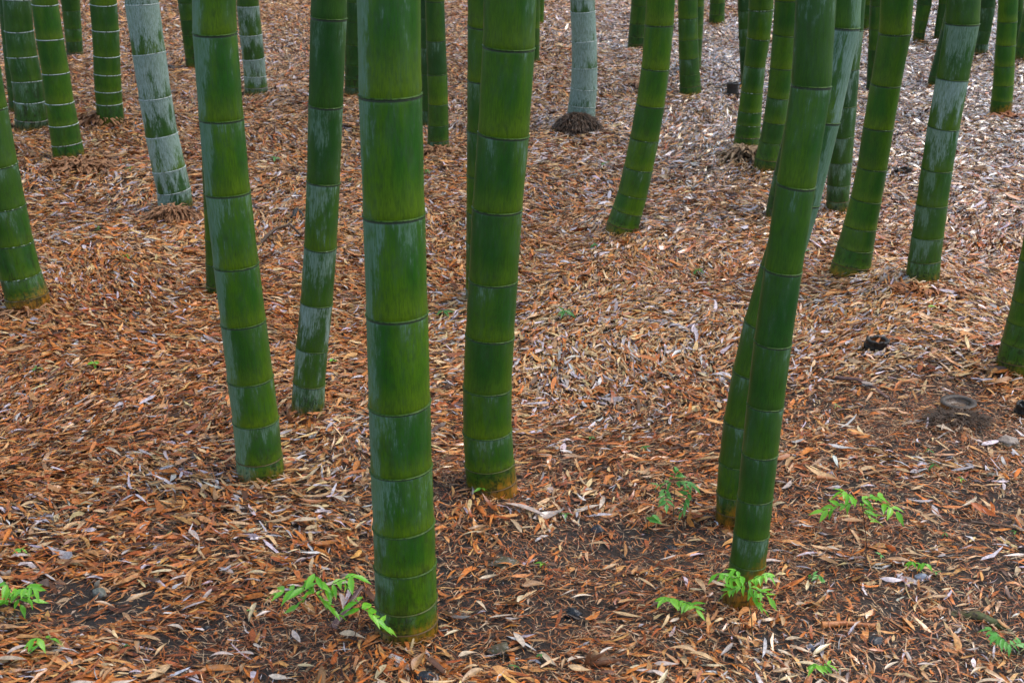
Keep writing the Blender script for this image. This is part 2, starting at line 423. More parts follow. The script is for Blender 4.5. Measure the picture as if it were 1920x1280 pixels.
culm('thickest bright green bamboo culm, nearest of all, foot at the bottom centre',
     [(0, 665, 787), (187, 673, 791), (412, 681, 797), (605, 687, 803), (777, 691, 808), (900, 695, 811), (1008, 700, 816), (1083, 702, 819), (1152, 704, 820), (1200, 705, 820)],
     [-170, 187, 418, 606, 778, 901, 1009, 1085, 1153, 1193], 1212, wax=.33, darken=.0, moss=.6, rust=.02, side=192, ss=.9, tilt=.06)
culm('green bamboo culm with pale left flank, left of the thickest culm, rooted in orange leaves',
     [(0, 358, 440), (65, 362, 444), (228, 374, 457), (370, 386, 470), (505, 402, 486), (617, 416, 500), (722, 428, 514), (802, 439, 524), (872, 444, 530), (905, 447, 535)],
     [-120, 66, 230, 371, 508, 617, 724, 803, 874], 910, wax=.36, darken=.0, side=192, ss=1., tilt=.0)
culm('slimmer streaky dark green bamboo culm leaning right, broken brown sheath at its foot',
     [(0, 585, 653), (35, 582, 650), (200, 578, 643), (346, 575, 637), (468, 570, 631), (575, 563, 623), (660, 555, 613), (725, 549, 609), (780, 545, 606)],
     [-140, 37, 203, 348, 470, 577, 663, 728], 784, wax=.56, darken=.5, side=240, ringw=.2)
culm('stout bamboo culm right of the thickest one, orange rotten patch at its foot',
     [(0, 909, 1010), (95, 905, 1002), (260, 895, 992), (402, 884, 979), (538, 878, 970), (644, 872, 963), (742, 868, 958), (825, 868, 960), (888, 873, 966), (930, 877, 973)],
     [-110, 95, 261, 402, 538, 645, 743, 826, 889, 922], 938, wax=.30, darken=.25, side=350, rust=.035)
culm('bamboo culm half hidden behind the stout one with the orange foot',
     [(0, 877, 945), (150, 876, 942), (330, 875, 937), (540, 873, 931), (600, 875, 932)],
     [-80, 53, 155, 250, 335, 405, 462, 510, 548], 575, wax=.40, darken=.35, side=190, ringw=.1)
culm('tall bamboo culm at right front leaning right, green seedling before its rusty foot',
     [(0, 1505, 1581), (165, 1483, 1558), (352, 1455, 1528), (515, 1432, 1502), (652, 1412, 1483), (771, 1399, 1468), (861, 1390, 1457), (946, 1382, 1447), (1013, 1375, 1441), (1070, 1366, 1434), (1140, 1351, 1420)],
     [-230, 167, 354, 516, 653, 772, 862, 947, 1014, 1070, 1108], 1146, wax=.36, darken=.45, side=150, ss=.3, tilt=-.02, ringw=.1, rust=.11)
culm('bamboo culm with wax-white right flank crossing behind the right front culm',
     [(0, 1550, 1622), (55, 1539, 1611), (235, 1500, 1572), (385, 1463, 1535), (560, 1409, 1481), (660, 1381, 1453), (790, 1357, 1428), (880, 1346, 1418), (935, 1343, 1413), (985, 1343, 1411)],
     [-120, 54, 231, 386, 515, 620, 712, 803, 880, 938, 970], 992, wax=.42, darken=.4, side=345, ss=1., ringw=.15, rust=.06)
culm('mid-distance bamboo culm between the leaning front pair and the broad green one',
     [(0, 1572, 1624), (130, 1561, 1611), (200, 1558, 1606), (300, 1553, 1598), (395, 1549, 1590)],
     [-20, 60, 133, 202, 259, 308, 351, 380], 400, wax=.52, darken=.6, side=250, ringw=.25, moss=.5)
culm('broad plain green bamboo culm leaning right with whitish broken rings and flared foot',
     [(0, 1655, 1716), (65, 1648, 1708), (162, 1631, 1689), (245, 1617, 1675), (321, 1607, 1662), (380, 1595, 1650), (432, 1581, 1641), (471, 1568, 1636), (505, 1557, 1632), (523, 1552, 1629)],
     [-60, 67, 163, 246, 322, 381, 434, 472, 506], 525, wax=.12, darken=.15, side=350, ringw=.25, moss=.2)
culm('bamboo culm with pale waxy patches on every internode, right of the broad green one',
     [(0, 1778, 1842), (45, 1773, 1836), (150, 1756, 1815), (242, 1739, 1798), (322, 1727, 1785), (390, 1718, 1775), (450, 1709, 1768), (495, 1702, 1762), (530, 1697, 1759)],
     [-70, 48, 153, 244, 323, 391, 451, 495], 535, wax=.50, darken=.45, side=235, ss=.75, ringw=.1)
culm('dark green bamboo culm cut off by the right edge of the photo',
     [(0, 1995, 2062), (300, 1950, 2018), (450, 1920, 1990), (500, 1911, 1981), (575, 1898, 1969), (640, 1880, 1955), (690, 1867, 1944)],
     [-90, 130, 270, 400, 500, 577, 618, 658, 688], 706, wax=.16, darken=.2, side=200, moss=.8, ringw=.1)
culm('olive green bamboo culm with rusty foot standing alone near the top right corner',
     [(0, 1873, 1909), (45, 1870, 1907), (100, 1866, 1903), (163, 1862, 1900), (213, 1856, 1896)],
     [-60, -8, 43, 87, 127, 163, 191, 212], 223, wax=.06, darken=.0, side=0, rust=.07, blend=.2)
culm('green bamboo culm curving like an S, standing alone in the middle distance',
     [(0, 1214, 1269), (50, 1209, 1263), (132, 1202, 1255), (200, 1192, 1246), (265, 1180, 1235), (320, 1169, 1223), (370, 1158, 1211), (405, 1145, 1201), (430, 1135, 1196), (443, 1131, 1193)],
     [-50, 51, 133, 202, 267, 322, 372, 403, 429], 446, wax=.22, darken=.1, side=5, ringw=.3, tilt=.02)
culm('blue-grey waxy bamboo culm rising from a dark fibrous root mound',
     [(0, 1068, 1115), (22, 1070, 1116), (78, 1072, 1119), (127, 1072, 1120), (167, 1070, 1120), (200, 1065, 1117), (225, 1062, 1114)],
     [-40, 24, 80, 130, 170, 203], 232, wax=1.12, darken=.6, side=200, ringw=.7, blend=.3)
culm('dark bamboo culm with black foot behind the S-curved culm',
     [(0, 1184, 1220), (47, 1180, 1214), (92, 1176, 1210)], [-35, 12, 47, 70, 84], 95, wax=.12, darken=.4, side=0, moss=1.)
culm('green bamboo culm in the back with a second one tight behind its right side',
     [(0, 1271, 1308), (76, 1272, 1309), (141, 1274, 1312), (180, 1275, 1316)],
     [-40, 0, 36, 77, 112, 142, 164], 183, wax=.16, darken=.3, side=180, ringw=.2, moss=.5)
culm('narrow bamboo culm pressed behind the right side of another in the back',
     [(0, 1288, 1321), (60, 1285, 1318), (130, 1282, 1314)], [-24, 14, 48, 75, 98, 116], 134, wax=.1, darken=.2, side=0, ringw=.2)
culm('short-looking mossy bamboo foot at the top edge right of the close pair',
     [(0, 1331, 1360), (46, 1329, 1358)], [-30, 7, 28], 48, wax=.05, darken=.2, side=0, moss=.9)
culm('bright green bamboo culm with four glossy wet streaks near its foot in a straw mound',
     [(0, 1405, 1452), (75, 1400, 1444), (127, 1395, 1434), (175, 1389, 1430), (212, 1384, 1428), (260, 1377, 1425), (280, 1374, 1424)],
     [-50, 20, 76, 128, 176, 213, 239, 262], 284, wax=.24, darken=.2, side=350, ringw=.4)
culm('dark thin bamboo culm mostly hidden left of the one in the straw mound',
     [(0, 1383, 1414), (90, 1386, 1415), (160, 1390, 1416)], [-20, 22, 55, 87, 115, 138], 165, wax=.45, darken=.8, side=180, ringw=.2)
culm('bamboo culm with wide flared foot just left of the tall right front culm',
     [(0, 1453, 1503), (68, 1448, 1495), (130, 1443, 1487), (186, 1438, 1480), (232, 1431, 1475), (270, 1424, 1470), (302, 1414, 1468), (318, 1411, 1466)],
     [-60, 4, 68, 131, 187, 233, 271, 303], 324, wax=.12, darken=.3, side=350, ringw=.15, moss=.3)
culm('mossy bamboo foot peeking out left of the tall right front culm',
     [(0, 1515, 1560), (200, 1482, 1526), (350, 1446, 1490), (412, 1433, 1480)], [-40, 60, 150, 225, 285, 335, 372, 396], 418, wax=.35, darken=.6, side=180, moss=1., ringw=.3)
culm('dark bamboo culm leaning right between the broad green and the patchy culm at the top',
     [(0, 1720, 1749), (77, 1711, 1731)], [-20, 10, 40, 62], 79, wax=.08, darken=.4, side=0, moss=.8)
culm('almost black bamboo culm hidden behind the left side of the broad green one',
     [(0, 1632, 1662), (90, 1628, 1658), (172, 1624, 1652)], [-30, 12, 56, 95, 128, 152], 176, wax=.06, darken=.5, side=0, moss=1.)
culm('olive bamboo foot at the top edge beside the leaning front pair',
     [(0, 1614, 1642), (57, 1612, 1638)], [-25, 10, 36], 59, wax=.05, darken=.1, side=0, moss=.5)
culm('narrow bamboo culm just left of the patchy culm, foot farthest back',
     [(0, 1761, 1785), (75, 1750, 1773)], [-14, 8, 37, 58], 77, wax=.1, darken=.5, side=0, ringw=.3, moss=.4)
culm('dark leaning bamboo culm whose foot shows left of the patchy culm',
     [(0, 1778, 1808), (90, 1757, 1785), (163, 1737, 1764)], [-20, 22, 60, 95, 124, 146], 166, wax=.1, darken=.6, side=0, moss=.6)
culm('bluish dark bamboo culm just right of the patchy culm at the top',
     [(0, 1838, 1868), (60, 1831, 1858), (100, 1826, 1849)], [-22, 16, 60, 84], 104, wax=.4, darken=.9, side=20, moss=.5, ringw=.2)
culm('narrow grey-green bamboo culm touching the right side of the lone olive one',
     [(0, 1902, 1920), (80, 1899, 1917)], [-12, 21, 48, 70], 96, wax=.3, darken=.7, side=0, ringw=.3)
culm('dark leaning bamboo culm at the very top right corner',
     [(0, 1925, 1950), (60, 1911, 1936), (112, 1900, 1926)], [-16, 25, 62, 92], 116, wax=.1, darken=.5, side=0, moss=.6)
# left half
culm('bamboo culm with mottled brown and yellow foot cut off by the left edge',
     [(0, -88, -22), (150, -68, 3), (310, -42, 33), (395, -25, 49), (465, -8, 62), (525, 4, 77), (555, 10, 91), (580, 13, 97)],
     [-80, 95, 212, 316, 397, 466, 527, 566], 588, wax=.34, darken=.35, side=200, ringw=.35, moss=.7, rust=.045)
culm('dusky bamboo culm with black stained foot at the far left back',
     [(0, 5, 57), (60, 10, 62), (110, 14, 71), (155, 24, 79), (192, 27, 86), (245, 30, 90)],
     [-55, 2, 61, 111, 157, 194, 229], 248, wax=.42, darken=.55, side=190, ringw=.7, moss=1.)
culm('bamboo culm peeking out left of the dusky one with the black foot',
     [(0, -3, 40), (110, 8, 50), (210, 19, 60)], [-30, 30, 85, 130, 165, 192], 214, wax=.35, darken=.7, side=180, ringw=.3)
culm('bright green bamboo culm with beaded white rings at the left, leaning left',
     [(0, 59, 107), (75, 68, 119), (140, 80, 130), (195, 86, 138), (235, 92, 147), (272, 97, 154), (298, 104, 160)],
     [-60, 11, 77, 141, 197, 238, 275], 303, wax=.12, darken=.05, side=10, ringw=.8, moss=.5)
culm('small dark bamboo culm in the back behind the beaded-ring culm',
     [(0, 110, 148), (22, 118, 150), (55, 120, 153), (105, 126, 156)], [-25, 22, 55, 79, 99], 108, wax=.38, darken=.6, side=0, ringw=.2, moss=.5)
culm('deep green bamboo culm with white-edged rings beside a heap of reddish leaves',
     [(0, 168, 218), (60, 173, 223), (107, 176, 224), (142, 176, 226), (173, 178, 228), (222, 183, 231)],
     [-50, 10, 60, 108, 143, 174, 198], 226, wax=.18, darken=.2, side=0, ringw=.9, moss=.6)
culm('whitest waxy bamboo culm with bold white rings above a tan root mound',
     [(0, 234, 296), (10, 235, 298), (105, 249, 311), (188, 262, 322), (260, 275, 334), (318, 286, 348), (357, 295, 357), (398, 299, 363)],
     [-85, 11, 105, 188, 259, 324, 364], 402, wax=.82, darken=.55, side=200, ringw=1., tilt=.03)
culm('dark bamboo culm just left of the pale-flanked green one, black foot',
     [(0, 333, 370), (60, 341, 377), (125, 350, 386)], [-30, 7, 38, 67, 92, 110], 130, wax=.15, darken=.6, side=0, moss=1.)
culm('bamboo culm with grey-frosted rings right of the pale-flanked green one',
     [(0, 443, 484), (67, 449, 492), (112, 455, 496), (145, 458, 499), (180, 459, 503)],
     [-50, 15, 68, 113, 146, 167], 183, wax=.60, darken=.4, side=190, ringw=.9, moss=.8)
culm('thin bamboo culm hidden behind the left side of the pale-flanked green one',
     [(0, 370, 420), (310, 379, 428), (455, 385, 436), (550, 387, 440)], [-60, 60, 160, 250, 325, 395, 455, 500, 540], 560, wax=.2, darken=.4, side=180)
culm('dark bamboo culm with black foot in the gap left of the thickest culm',
     [(0, 648, 684), (85, 647, 686), (180, 646, 689)], [-25, 5, 41, 86, 125, 150, 166], 184, wax=.15, darken=.7, side=0, moss=1., ringw=.2)
culm('dim bamboo culm touching the right side of the thickest culm',
     [(0, 786, 818), (120, 788, 824), (240, 790, 828)], [-30, 35, 91, 141, 180, 210], 243, wax=.4, darken=.8, side=180)
culm('dark green bamboo culm just right of the thickest culm, foot in brown straw',
     [(0, 797, 833), (78, 799, 836), (142, 801, 839), (197, 803, 840), (283, 801, 842)], [-60, 4, 79, 142, 198, 237, 267], 286, wax=.2, darken=.4, side=180, ringw=.15, moss=.4)
culm('slim bamboo culm edge showing right of the stout culm near the top',
     [(0, 986, 1013), (118, 985, 1011)], [-22, 18, 55, 86, 112], 122, wax=.15, darken=.3, side=0)
culm('sliver of a far bamboo culm at the top edge right of the stout culm',
     [(0, 1002, 1021), (45, 1000, 1019)], [-14, 8, 28], 47, wax=.1, darken=.1, side=0)

# ---------------------------------------------------------------- leaf litter
f1, f2, f3, f4, f5 = Field(.55, 11), Field(.16, 12), Field(1.4, 13), Field(.30, 14), Field(.75, 15)
# soil shows through here: centre and half size in photo pixels, strength
_SOIL = [(150, 1150, 130, 45, .95), (420, 1240, 200, 40, .7), (960, 1120, 260, 130, .55), (1240, 1010, 190, 45, .8), (1620, 1110, 330, 130, .5),
         (1600, 745, 170, 45, .45), (1790, 790, 170, 60, .75), (1700, 960, 260, 70, .6), (1870, 1090, 120, 80, .6), (1500, 1230, 500, 60, .5),
         (560, 1180, 160, 45, .7), (1640, 1130, 50, 25, .9), (1130, 740, 60, 14, .4), (850, 950, 140, 25, .5), (1080, 1180, 110, 40, .75)]
SOIL = []
for px, py, rx, ry, s in _SOIL:
    x0, y0 = flat(px, py); x1, _ = flat(px + rx, py); _, y1 = flat(px, max(py - ry, -300)); SOIL.append((x0, y0, x1 - x0, y1 - y0, s))
def bare(x, y):
    v = np.zeros_like(x)
    wob = f2(x, y) * .9 + f4(x, y) * .7
    for x0, y0, rx, ry, s in SOIL:
        q = ((x - x0) / rx) ** 2 + ((y - y0) / ry) ** 2
        v = np.maximum(v, s * np.clip(1.9 - q * (.4 + wob), 0, 1))
    return v
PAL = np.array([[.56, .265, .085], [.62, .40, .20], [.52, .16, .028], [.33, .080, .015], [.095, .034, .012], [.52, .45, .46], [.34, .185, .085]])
PALE = [(*flat(a, c_), r) for a, c_, r in ((1640, 1060, .16), (1830, 850, .45), (1860, 1120, .3), (585, 990, .22), (290, 910, .14), (620, 890, .22), (1050, 965, .16), (1780, 600, .5), (1700, 690, .3), (60, 1010, .12), (1110, 740, .3), (960, 620, .4), (1400, 1240, .15), (700, 860, .2), (1250, 620, .4), (1100, 640, .35))]
def colours(x, y, n):
    """pick a leaf colour: red-brown patches, straw patches and pale bleached patches, cool pale tones imitating glints at back right"""
    p1, p2, p3 = f1(x, y), f4(x, y), f3(x, y)
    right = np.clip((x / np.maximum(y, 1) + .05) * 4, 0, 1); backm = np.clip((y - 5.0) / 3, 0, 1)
    front = np.clip((4.6 - y) / 1.2, 0, 1)
    W = np.stack([1.0 + .6 * p1 * (1 - backm * .5),
                  .28 + .5 * p2 * (1 - front) + .55 * right * backm,
                  .75 + .7 * (1 - p1) * (1 - backm * .55) + .45 * front,
                  .24 + .40 * (p3 < .45) * (1 - backm * .5) + .35 * front,
                  .24 + .30 * (1 - p2) + .2 * front,
                  .18 + .45 * p3 * (1 - front) + 1.1 * right * backm,  # back right: cool sky glint put into the leaf colour
                  .35 + 1.0 * backm * (1 - right * .4)], -1)
    pale = np.zeros(len(x))
    for a, c_, r in PALE: pale = np.maximum(pale, np.clip(1.5 - np.hypot(x - a, y - c_) / r * (.6 + f2(x, y)), 0, 1))
    W[:, 1] += 1.5 * pale; W[:, 5] += 1.0 * pale; W[:, 3] *= 1 - .6 * pale
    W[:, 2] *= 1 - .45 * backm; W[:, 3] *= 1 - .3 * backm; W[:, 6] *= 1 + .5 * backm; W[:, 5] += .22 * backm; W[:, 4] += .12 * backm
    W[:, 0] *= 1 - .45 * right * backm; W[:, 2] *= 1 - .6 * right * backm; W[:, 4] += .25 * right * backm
    W /= W.sum(-1, keepdims=True); cw = np.cumsum(W, -1)
    k = (rng.random(n)[:, None] > cw).sum(-1).clip(0, len(PAL) - 1)
    c = PAL[k] * rng.uniform(.62, 1.28, (n, 1)) * (1 + rng.normal(0, .05, (n, 3)))
    wet = np.clip(.03 + .34 * f5(x, y) ** 2 * 1.3 + .12 * front + .9 * right * np.clip((y - 4) / 3, 0, 1) * (f1(x, y) > .25) + rng.normal(0, .2, n), 0, 1)
    return np.concatenate([np.clip(c, .01, .75), wet[:, None]], -1)

def in_culm(x, y):
    m = np.zeros(len(x), bool)
    for bx, by, bz, r, _ in culm_bases: m |= (x - bx) ** 2 + (y - by) ** 2 < (r * .93) ** 2
    return m

def scatter(n, ylo, yhi, margin=.35, power=1.):
    y = ylo + (yhi - ylo) * rng.random(n * 2)
    wmax = .372 * yhi + margin
    x = rng.uniform(-wmax, wmax, n * 2)
    k = np.abs(x) < .372 * y + margin + .25 * (y > 5)
    x, y = x[k][:n], y[k][:n]
    k = ~in_culm(x, y)
    return x[k], y[k]

def leaf_shape(kind):
    if kind == 'near':      # 11 vertices, folded on the midrib, 12 triangles
        U = np.array([0, .16, .16, .16, .45, .45, .45, .76, .76, .76, 1.]); W = np.array([0, -.85, 0, .85, -1, 0, 1, -.66, 0, .66, 0])
        T = np.array([[0, 1, 2], [0, 2, 3], [7, 10, 8], [8, 10, 9]]); Q = np.array([[1, 4, 5, 2], [2, 5, 6, 3], [4, 7, 8, 5], [5, 8, 9, 6]])
        return U, W, [T, Q]
    if kind == 'far':
        U = np.array([0, .28, .28, .68, .68, 1.]); W = np.array([0, -1, 1, -.8, .8, 0])
        return U, W, [np.array([[0, 1, 2], [3, 5, 4]]), np.array([[1, 3, 4, 2]])]
    if kind == 'shred':     # torn strip with blunt ragged ends
        U = np.array([.0, .10, .5, .55, .92, 1.]); W = np.array([-.35, .6, -1., 1., -.6, .25])
        return U, W, [np.array([[0, 1, 3, 2], [2, 3, 5, 4]])]
    U = np.array([0, .5, .5, 1.]); W = np.array([0, -1, 1, 0])
    return U, W, [np.array([[0, 1, 2], [1, 3, 2]])]

def build_leaves(x, y, L, Wd, lift, kind, tilt=.2, yaw=None, colr=None):
    n = len(x); U, W, Fc = leaf_shape(kind); nv = len(U)
    if yaw is None:
        yaw = (f5(x, y) - .5) * 3.4 + (f4(x, y) - .5) * 2.2 + rng.normal(0, .62, n); yaw += (rng.random(n) < .5) * math.pi
    ca, sa = np.cos(yaw), np.sin(yaw)
    e = .03
    z0 = terrain(x, y); gxs = (terrain(x + e, y) - z0) / e; gys = (terrain(x, y + e) - z0) / e
    pit = rng.normal(0, tilt, n); rol = rng.normal(0, tilt * 1.6, n)
    arch = rng.normal(.05, .10, n); cup = rng.normal(.0, .35, n); side = rng.normal(0, .07, n); twist = rng.normal(0, .5, n)
    u = (U[None, :] - .5) * L[:, None]; q = (U[None, :] - .5) * 2
    v = W[None, :] * Wd[:, None] * .5 + side[:, None] * L[:, None] * (q ** 2)
    wloc = W[None, :] * Wd[:, None] * .5
    zz = -arch[:, None] * L[:, None] * (q ** 2) + np.abs(wloc) * cup[:, None] + u * np.tan(pit)[:, None].clip(-.8, .8) + wloc * (np.tan(rol)[:, None].clip(-1.2, 1.2) + twist[:, None] * q)
    dx = u * ca[:, None] - v * sa[:, None]; dy = u * sa[:, None] + v * ca[:, None]
    zz = zz + dx * gxs[:, None] + dy * gys[:, None] + (z0 + lift)[:, None]
    zmin = terrain(x[:, None] + dx, y[:, None] + dy) + .001
    zz = np.maximum(zz, zmin)
    V = np.stack([x[:, None] + dx, y[:, None] + dy, zz], -1).reshape(-1, 3)
    off = (np.arange(n) * nv)[:, None, None]
    FF = [(f[None] + off).reshape(-1, f.shape[1]) for f in Fc]
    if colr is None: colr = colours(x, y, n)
    C = np.repeat(colr, nv, 0)
    return V, FF, C
def join(parts):
    V, FF, C = [], {}, []; o = 0
    for v, ff, c in parts:
        V.append(v); C.append(c)
        for f in ff: FF.setdefault(f.shape[1], []).append(f + o)
        o += len(v)
    return np.concatenate(V), [np.concatenate(x) for x in FF.values()], np.concatenate(C)

parts = []
def layer(n, ylo, yhi, kind, Lm, Ls, ratio, liftmax, thin=1., tilt=.2, sel=None):
    x, y = scatter(n, ylo, yhi)
    bb = bare(x, y); k = rng.random(len(x)) > bb * thin
    x, y, bb = x[k], y[k], bb[k]; k = rng.random(len(x)) > .72 * FRONT(x, y); x, y, bb = x[k], y[k], bb[k]; m = len(x)
    L = np.clip(rng.lognormal(math.log(Lm), Ls, m), Lm * .35, Lm * 2.2); Wd = L * rng.uniform(ratio[0], ratio[1], m)
    lift = .002 + rng.random(m) ** .8 * liftmax * (1 - .6 * bb)
    parts.append(build_leaves(x, y, L, Wd, lift, kind, tilt))
# near: folded leaves, thinning out where the soil shows
FRONT = lambda x, y: np.clip((4.35 - y + .25 * np.clip(x, -1, 1)) / .8, 0, 1) * (.35 + .65 * np.clip(x + 1.2, 0, 1))
layer(56000, 2.3, 5.6, 'near', .038, .45, (.09, .22), .022, .95, .17)
layer(60000, 2.3, 5.6, 'far', .028, .45, (.12, .30), .012, .97, .15)
layer(90000, 2.3, 5.8, 'shred', .028, .5, (.05, .17), .020, .95, .22)
layer(90000, 5.6, 10., 'shred', .034, .5, (.07, .19), .024, .8, .2)
# far
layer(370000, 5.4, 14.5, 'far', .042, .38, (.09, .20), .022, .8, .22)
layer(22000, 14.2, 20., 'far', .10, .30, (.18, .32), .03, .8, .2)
litter_top = parts; parts = []
# needles and shredded bits
def needles(n, ylo, yhi, Lm, wd, cols, dens=None):
    x, y = scatter(n, ylo, yhi)
    if dens is not None:
        k = rng.random(len(x)) < dens(x, y); x, y = x[k], y[k]
    m = len(x); L = rng.lognormal(math.log(Lm), .45, m); W = wd * rng.uniform(.6, 1.6, m)
    c = np.array(cols)[rng.integers(0, len(cols), m)] * rng.uniform(.7, 1.25, (m, 1)); c = np.concatenate([c, rng.uniform(.1, .6, (m, 1))], -1)
    parts.append(build_leaves(x, y, L, W, .002 + rng.random(m) * .012, 'needle', .12, yaw=rng.uniform(0, 6.28, m), colr=c))
NC = [[.50, .17, .04], [.38, .11, .025], [.28, .075, .02], [.45, .26, .13], [.12, .05, .025], [.5, .34, .2]]
needles(260000, 2.3, 6.0, .027, .0017, NC, lambda x, y: (.12 + .88 * FRONT(x, y)) * (1 - .72 * bare(x, y) * (f4(x, y) > .42)))
needles(60000, 5.8, 13., .06, .004, NC)
needles(30000, 2.3, 6.0, .012, .004, [[.06, .04, .03], [.45, .3, .2], [.3, .12, .05], [.03, .025, .02]], lambda x, y: .35 + .65 * bare(x, y))
V, FF, C = join(litter_top)
o = obj('leaf_litter', mesh_np('leaf_litter', V, FF, M_litter, False, [('lc', 'FLOAT_COLOR', C)]))
tag(o, 'thick carpet of wet brown and straw coloured fallen bamboo leaves', 'leaf litter', None, 'stuff')
V, FF, C = join(parts)
o = obj('needle_litter', mesh_np('needle_litter', V, FF, M_litter, False, [('lc', 'FLOAT_COLOR', C)]))
tag(o, 'thin rusty needles and leaf shreds strewn over the damp soil', 'leaf litter', None, 'stuff')

# unseen crowns added overhead to dim the floor, thick to the back left, open to the back right
n = 125000; xx = rng.uniform(-15, 16, n); yy = rng.uniform(-7, 26, n); fc = Field(1.6, 31)(xx, yy)
dn_ = np.interp(yy - .35 * xx, [-1, 2.5, 7], [.25, .62, 1.25]) * (1 - .85 * np.clip((xx - 1.5) / 3, 0, 1) * np.clip((yy - 11) / 3, 0, 1)) * np.clip(fc * 2.2 - .35, 0, 1)
k = rng.random(n) < dn_; xx, yy = xx[k], yy[k]; n = len(xx)
V, FF, C = build_leaves(xx, yy, rng.uniform(.12, .22, n), rng.uniform(.02, .034, n), rng.uniform(6.2, 9.2, n), 'needle', .6, yaw=rng.uniform(0, 6.28, n), colr=np.tile([.05, .16, .03, .3], (n, 1)))
o = obj('shade_canopy', mesh_np('shade_canopy', V, FF, M_green_dull, False))
tag(o, 'unseen loose canopy of narrow bamboo leaves, added overhead to shade the back left', 'foliage', None, 'stuff')

# about 300 large leaves of their own in the foreground
def single_leaf_mesh(L, wd, arch, cup, bend, twist):
    us = np.linspace(0, 1, 8); prof = np.array([.0, .62, .93, 1., .90, .68, .38, 0.])
    V = []
    for u, p in zip(us, prof):
        q = (u - .5) * 2
        for wv in (-1, -.5, 0, .5, 1):
            v = wv * p * wd * .5
            z = arch * L * (1 - q * q) + abs(v) * cup + v * twist * q
            V.append(((u - .5) * L, v + bend * L * q * q, z))
    return mesh_np('bamboo_leaf', np.array(V), [grid_faces(8, 5, False)], M_leafobj, True)
protos = []
for i in range(14):
    L = 1.0
    protos.append(single_leaf_mesh(L, random.uniform(.15, .27), random.uniform(-.03, .12), random.uniform(-.1, .7), random.uniform(-.10, .10), random.uniform(-.9, .9)))
LC = [[.56, .42, .28], [.60, .47, .36], [.56, .36, .18], [.52, .40, .34], [.60, .46, .26], [.44, .23, .10], [.48, .29, .14]]
cnt = 0
spots = [(430 / 1 + 560, 968, .115, -.35), (1030, 975, .09, .5), (1100, 965, .07, .3), (1215, 1108, .06, -.9), (340, 1095, .06, .2), (175, 1080, .05, 1.0)]
while cnt < 296:
    if cnt < len(spots):
        px, py, L, yaw = spots[cnt]
    else:
        px = random.uniform(-20, 1940); py = 1300 - 640 * random.random() ** 1.35
        L = random.uniform(.030, .068); yaw = random.gauss(0, .9)
    x, y, z = ground_at(px, py)
    if in_culm(np.array([x]), np.array([y]))[0]: cnt += 0; spots.append(spots[0]) if False else None; 
    if in_culm(np.array([x]), np.array([y]))[0]:
        continue
    o = obj('bamboo_leaf', random.choice(protos), ground, (x, y, z + random.uniform(.012, .024)),
            (random.gauss(0, .22), random.gauss(0, .14), yaw + (math.pi if random.random() < .5 else 0)))
    o.scale = (L, L, L)
    c = random.choice(LC); k = random.uniform(.75, 1.1); o.color = (c[0] * k, c[1] * k, c[2] * k, random.uniform(.2, .8))
    cnt += 1

# ---------------------------------------------------------------- fibrous mounds and leaf heaps round the culm feet
def fibres(name, px, py, rx, ry, hh, n, material, L, wd, label=None, cat='roots', dome=True, parent=None, out=.6):
    x0, y0, z0 = ground_at(px, py); root = empty(name, (x0, y0, z0), label, cat)
    sc = math.hypot(y0, CAMH - z0) / F; RX = rx * sc; RY = ry * sc * 1.6
    if dome:
        rr = np.linspace(0, 1, 9)[1:]; th = np.linspace(0, 2 * math.pi, 24, endpoint=False); V = [(0, 0, hh)]
        for r in rr:
            for a in th:
                k = 1 + .22 * mnoise.noise(Vector((math.cos(a) * 2 + x0, math.sin(a) * 2, r * 2)))
                V.append((RX * r * k * math.cos(a), RY * r * k * math.sin(a), hh * (1 - r * r) ** .8 * k - .03 * r + .01 * mnoise.noise(Vector((r * 9 * math.cos(a), r * 9 * math.sin(a), y0)))))
        top = np.array([[0, 1 + k, 1 + (k + 1) % 24] for k in range(24)])
        obj('mound', mesh_np('mound', np.array(V), [top, grid_faces(8, 24) + 1], M_soil), root)
    Vs, Fs, o = [], [], 0
    for i in range(n):
        a = random.uniform(0, 2 * math.pi); r = random.random() ** .6
        h = hh * max(0, 1 - r * r) ** .8
        p = np.array([RX * r * math.cos(a), RY * r * math.sin(a), h + .004]); l = L * random.uniform(.35, 1.1)
        az = a + random.gauss(0, .7) if random.random() < out else random.uniform(0, 6.28)
        slope = -hh / max(RX, .01) * r * 1.2 + random.gauss(.0, .16)
        e = p + l * np.array([math.cos(az), math.sin(az), slope]); mdl = (p + e) / 2 + np.array([0, 0, random.uniform(0, .25) * l])
        e[2] = max(e[2], float(terrain(x0 + e[0], y0 + e[1])) - z0 + .002)
        s = np.array([-math.sin(az), math.cos(az), random.uniform(-.6, .6)]) * wd * random.uniform(.5, 1.4)
        Vs += [p - s * .6, p + s * .6, mdl - s, mdl + s, e]; Fs += [[o, o + 1, o + 3], [o, o + 3, o + 2], [o + 2, o + 3, o + 4]]; o += 5
    f = obj('fibre', mesh_np('fibre', np.array(Vs), [np.array(Fs)], material, False), root); f['kind'] = 'stuff'
    return root
fibres('root_mound', 1083, 243, 46, 24, .085, 3000, M_fibre_dark, .04, .0022, 'dark fibrous root mound under the blue-grey waxy culm', out=.35)
fibres('root_mound', 325, 415, 50, 14, .05, 1500, M_fibre_tan, .06, .0035, 'tan matted root mound under the whitest waxy culm')
fibres('root_mound', 1796, 790, 60, 24, .012, 900, M_fibre_dark, .05, .0012, 'dark fine root hairs spread round the pale cut stump', dome=False)
fibres('leaf_heap', 190, 222, 40, 14, .05, 260, M_fibre_tan, .09, .008, 'reddish leaf heap beside the culm with white-edged rings', 'leaf heap')
